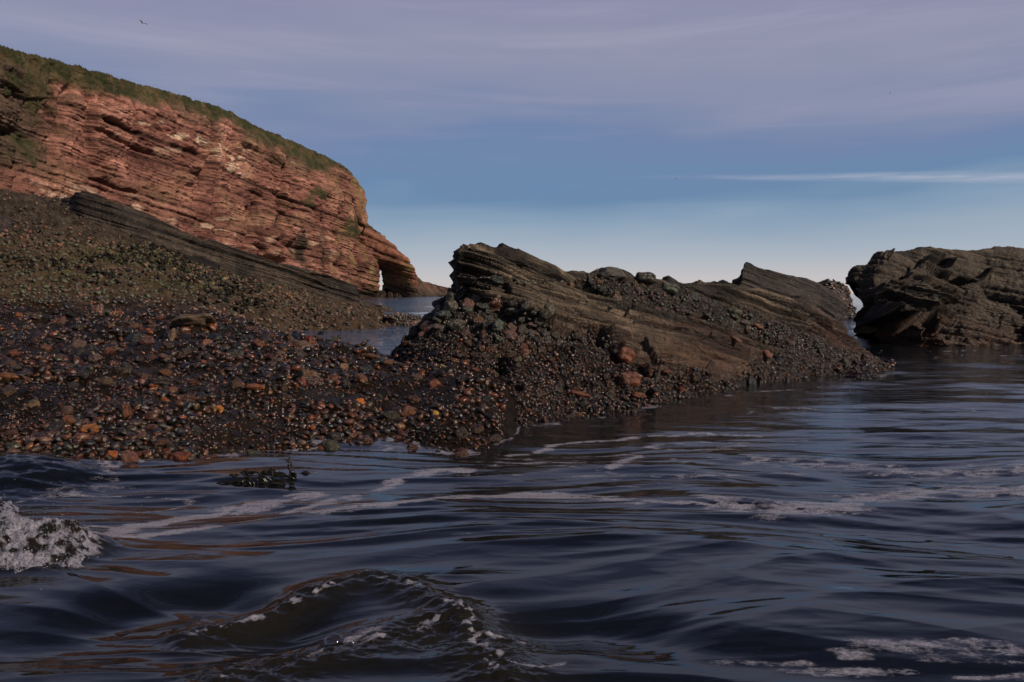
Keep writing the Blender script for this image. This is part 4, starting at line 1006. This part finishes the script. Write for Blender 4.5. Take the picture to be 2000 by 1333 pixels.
# ------------------------------------------------------------------ seaweed
def ribbon(pts, w0, w1, th=.002):
    """thick tapering strap along pts"""
    a = np.array(pts, float); n = len(a); t = np.gradient(a, axis=0); t /= np.linalg.norm(t, axis=1, keepdims=True)
    s = np.cross(t, (0.2, -1, .15)); s /= np.linalg.norm(s, axis=1, keepdims=True); nn = np.cross(s, t)
    w_ = np.linspace(w0, w1, n)[:, None] * (1 + .25 * np.sin(np.arange(n) * 1.7))[:, None]
    V = np.stack([a - s * w_, a + nn * th * 1.5, a + s * w_, a - nn * th * 1.5], 1).reshape(-1, 3); F = []
    for i in range(n - 1):
        for j in range(4): F.append((4 * i + j, 4 * i + (j + 1) % 4, 4 * i + 4 + (j + 1) % 4, 4 * i + 4 + j))
    F.append((0, 1, 2, 3)); F.append((4 * n - 1, 4 * n - 2, 4 * n - 3, 4 * n - 4))
    return V, np.array(F)
def weed(px, py, wpx, n, hmax, label, upright=(), name='seaweed_clump'):
    p0 = at(px, py, wd(py, .0)); e = bpy.data.objects.new(name, None); C.objects.link(e); e.location = p0.tolist(); e['label'] = label; e['category'] = 'seaweed'
    s = p0[1] / FPX
    for i in range(n):
        x0 = RNG.uniform(-.5, .5) * wpx * s; y0 = RNG.uniform(-.30, .30) * wpx * s; a = RNG.uniform(-.6, .6) + (0 if RNG.random() < .5 else math.pi)
        L = RNG.uniform(.15, .75) * wpx * s * .5; h = hmax * RNG.uniform(.1, 1) ** 1.5 * (1 - abs(x0) / (wpx * s) * 1.2); h *= .8; wv = RNG.uniform(.002, .008); fq = RNG.uniform(4, 9)
        pts = [(x0 + math.cos(a) * L * t, y0 + math.sin(a) * L * .4 * t, -.006 + (h + .004) * math.sin(math.pi * min(1, t * 1.05)) + wv * math.sin(fq * t + i)) for t in np.linspace(0, 1, 11)]
        V, F = ribbon(pts, RNG.uniform(.006, .014), .003); link('frond', mesh_from('frond', V, F, M_WEED), e)
    for (x1, y1, x2, y2, w_) in upright:
        A_, B_ = np.array([(x1 - px) * s, 0, (py - y1) * s]), np.array([(x2 - px) * s, .01, (py - y2) * s])
        pts = [A_ + (B_ - A_) * t + np.array([.006 * math.sin(5 * t), 0, 0]) for t in np.linspace(0, 1, 7)]
        V, F = ribbon(pts, w_ * s, w_ * s * .5); link('frond', mesh_from('frond', V, F, M_WEED), e)
    return e
weed(508, 938, 130, 110, .05, 'clump of dark brown seaweed floating in the water with one forked frond standing up',
     ((566, 935, 566, 905, 3.5), (566, 912, 568, 893, 3), (565, 908, 560, 896, 2), (575, 925, 572, 948, 4), (570, 922, 576, 926, 4), (530, 938, 532, 915, 3)))
p0 = surf(P0, 716, 672); e = bpy.data.objects.new('seaweed_sprig', None); C.objects.link(e); e.location = p0.tolist()
e['label'] = 'tiny forked sprig of seaweed standing on the bank edge against the channel'; e['category'] = 'seaweed'
s = p0[1] / FPX
for (x1, y1, x2, y2) in ((0, 0, 2, 8), (2, 8, -1, 14), (2, 8, 6, 12), (-3, 0, -6, 7)):
    V, F = ribbon([np.array([x1 + (x2 - x1) * t, 0, y1 + (y2 - y1) * t]) * s for t in np.linspace(0, 1, 4)], 1.2 * s, .7 * s); link('frond', mesh_from('frond', V, F, M_WEED), e)

# ------------------------------------------------------------------ froth, bubbles
def bubble_mat():
    m = bpy.data.materials.new('bubble_film'); m.use_nodes = True; t = m.node_tree; t.nodes.clear(); b = NB(t)
    fr = b.n('ShaderNodeFresnel'); fr.inputs[0].default_value = 1.45
    lw_ = b.n('ShaderNodeLayerWeight'); lw_.inputs[0].default_value = .25
    gl = b.n('ShaderNodeBsdfGlossy'); gl.inputs['Roughness'].default_value = .04; tr = b.n('ShaderNodeBsdfTransparent')
    ms = b.n('ShaderNodeMixShader'); b.l(b.m('ADD', b.m('MULTIPLY', lw_.outputs['Facing'], .35), .06), ms.inputs[0]); b.l(tr.outputs[0], ms.inputs[1]); b.l(gl.outputs[0], ms.inputs[2])
    o = b.n('ShaderNodeOutputMaterial'); b.l(ms.outputs[0], o.inputs[0]); return m
M_BUB = bubble_mat()
VB, FB = ico(3)
dome = VB * [1, 1, .85]
bub_me = mesh_from('bubble', dome, FB, M_BUB)
def seah(px, py):
    p = W(px, py); z = float(sea_z(np.array([p[0]]), np.array([p[1]]), np.array([.003]))[0])
    d = wd(py, z); q_ = at(px, py, d); return q_
for (a, b_, r, lab) in ((652, 1242, 22, 'largest clear bubble on the water behind the foreground wavelet'), (684, 1247, 15, 'clear bubble touching the largest one on its right'),
                        (752, 1222, 8, 'tiny bubble on the foreground wavelet'), (840, 1215, 9, 'small bubble on the crest of the foreground wavelet')):
    p = seah(a, b_ + r * .6); o = link('bubble', bub_me, label=lab, cat='bubble', group='bubbles on the foreground wave'); o.location = p.tolist(); rr_ = r * p[1] / FPX; o.scale = (rr_,) * 3
# froth heap on the left: lumpy mass plus countless small bubbles
n1_, n2_ = 260, 150
uu, vv2 = np.meshgrid(np.linspace(-260, 205, n1_), np.linspace(1150, 950, n2_))
gx = at(uu, vv2, wd(vv2)); q3 = gx.copy()
den = np.zeros(uu.shape)
for (a, b_, ra, rb_, hh) in ((-60, 1070, 150, 50, .085), (60, 1065, 75, 38, .075), (130, 1075, 55, 30, .060), (5, 1005, 38, 34, .085), (-80, 1000, 70, 40, .11), (150, 1105, 30, 14, .03), (60, 1110, 90, 18, .03)):
    den += hh * np.exp(-(((uu - a) / ra) ** 2 + ((vv2 - b_) / rb_) ** 2) ** 1.3)
zf = .52 * den * (1 + .35 * fbm(q3 * [9, 9, 1], 3) + .12 * ridge(q3 * [26, 26, 1], 3, .5)) - .024 + .009 * fbm(q3 * [24, 24, 1] + 7, 4, .6)
zw = sea_z(gx[..., 0], gx[..., 1], np.full(uu.shape, .004))
gx[..., 2] = np.maximum(zw - .02, -1) * 0 + zw + zf
fc_ = lerp3((.07, .072, .095), (.34, .33, .40), sst(-.6, .7, fbm(q3 * [22, 26, 1] + 5, 5, .8)))
fr_o = mesh_from('sea_froth', gx.reshape(-1, 3), grid_faces(n2_, n1_), M_SEA, extra={'foam': (.60 + .85 * fbm(q3 * [10, 12, 1] + 5, 5, .7)).clip(.05, 1.4).ravel(), 'turb': np.ones(uu.size)})
link('sea_froth', fr_o, kind='stuff', label='white bubbling froth at the left edge of the water')
VS, FS = ico(1)
def bubbles(name, pts, rads, mat, parent=None, **kw):
    V = (VS[None] * rads[:, None, None] + pts[:, None]).reshape(-1, 3); F = (FS[None] + (np.arange(len(pts)) * len(VS))[:, None, None]).reshape(-1, 3)
    return link(name, mesh_from(name, V, F, mat), parent, **kw)
msk = (zf > -.012) | ((zf > -.022) & (RNG.random(zf.shape) < .12))
i = RNG.choice(np.nonzero(msk.ravel())[0], 5200); pts = gx.reshape(-1, 3)[i] + RNG.normal(size=(5200, 3)) * .002
bubbles('froth_bubbles', pts, .0012 + .0060 * RNG.beta(1, 7, 5200), M_FROTH, kind='stuff', label='fine white bubbles on the froth heap')
sx_ = RNG.normal(size=(420, 2)) * [95, 42] + [70, 1040]; spx_ = at(sx_[:, 0], sx_[:, 1], wd(sx_[:, 1]).clip(1, 5)); spx_[:, 2] = .01 + .10 * RNG.random(420) ** 2.2
bubbles('spray_drops', spx_, .0007 + .0016 * RNG.random(420) ** 2, M_FROTH, kind='stuff', label='fine spray drops over the froth at the left edge')
pts = []
for _ in range(260):
    L = (CREST, CREST2)[RNG.random() < .45]; t = RNG.random() * (len(L) - 1.001); a = int(t); f = t - a
    x = L[a][0] * (1 - f) + L[a + 1][0] * f + RNG.normal() * .035; y = L[a][1] * (1 - f) + L[a + 1][1] * f + RNG.normal() * .03
    pts.append((x, y, float(sea_z(np.array([x]), np.array([y]), np.array([.003]))[0])))
bubbles('wave_bubbles', np.array(pts), .0010 + .0040 * RNG.beta(1, 5, len(pts)), M_BUB, kind='stuff', label='fine clear bubbles along the foreground wave crest')

# ------------------------------------------------------------------ gulls
def gull(px, py, D, span, bank, yaw, label, flap=.25):
    p = at(px, py, D); e = bpy.data.objects.new('gull', None); C.objects.link(e); e.location = p.tolist(); e.rotation_euler = (0, bank, yaw)
    e['label'] = label; e['category'] = 'bird'; e['group'] = 'gulls in the sky'
    V, F = ico(2); link('body', mesh_from('body', V * [span * .055, span * .20, span * .05], F, M_BIRDW), e)
    for s in (-1, 1):
        h = span / 2; sec = [(0, 0, .11), (.35 * h, flap * .45 * h, .12), (.7 * h, flap * .5 * h, .085), (h, flap * .25 * h, .02)]; Vw = []
        for x, z, c in sec:
            c *= span; sw = -.10 * x
            Vw += [(s * x, sw + c * .6, z), (s * x, sw, z + .012 * span), (s * x, sw - c * .6, z), (s * x, sw, z - .008 * span)]
        Fw = [(4 * i + j, 4 * i + (j + 1) % 4, 4 * i + 4 + (j + 1) % 4, 4 * i + 4 + j) for i in range(3) for j in range(4)] + [(12, 13, 14, 15)]
        link('wing', mesh_from('wing', np.array(Vw), np.array(Fw), M_BIRD), e)
    return e
gull(279, 45, 110, 1.5, .12, 1.2, 'white gull high in the sky over the grassy cliff')
gull(1320, 349, 190, 1.3, -.75, .3, 'dark gull silhouette just above the pale horizon near the cloud streak', .1)
gull(1739, 182, 210, 1.0, -.95, .3, 'dark gull high in the sky on the right', .15)
gull(461, 201, 230, .7, .2, .5, 'tiny dark gull in the sky near the cliff slope')
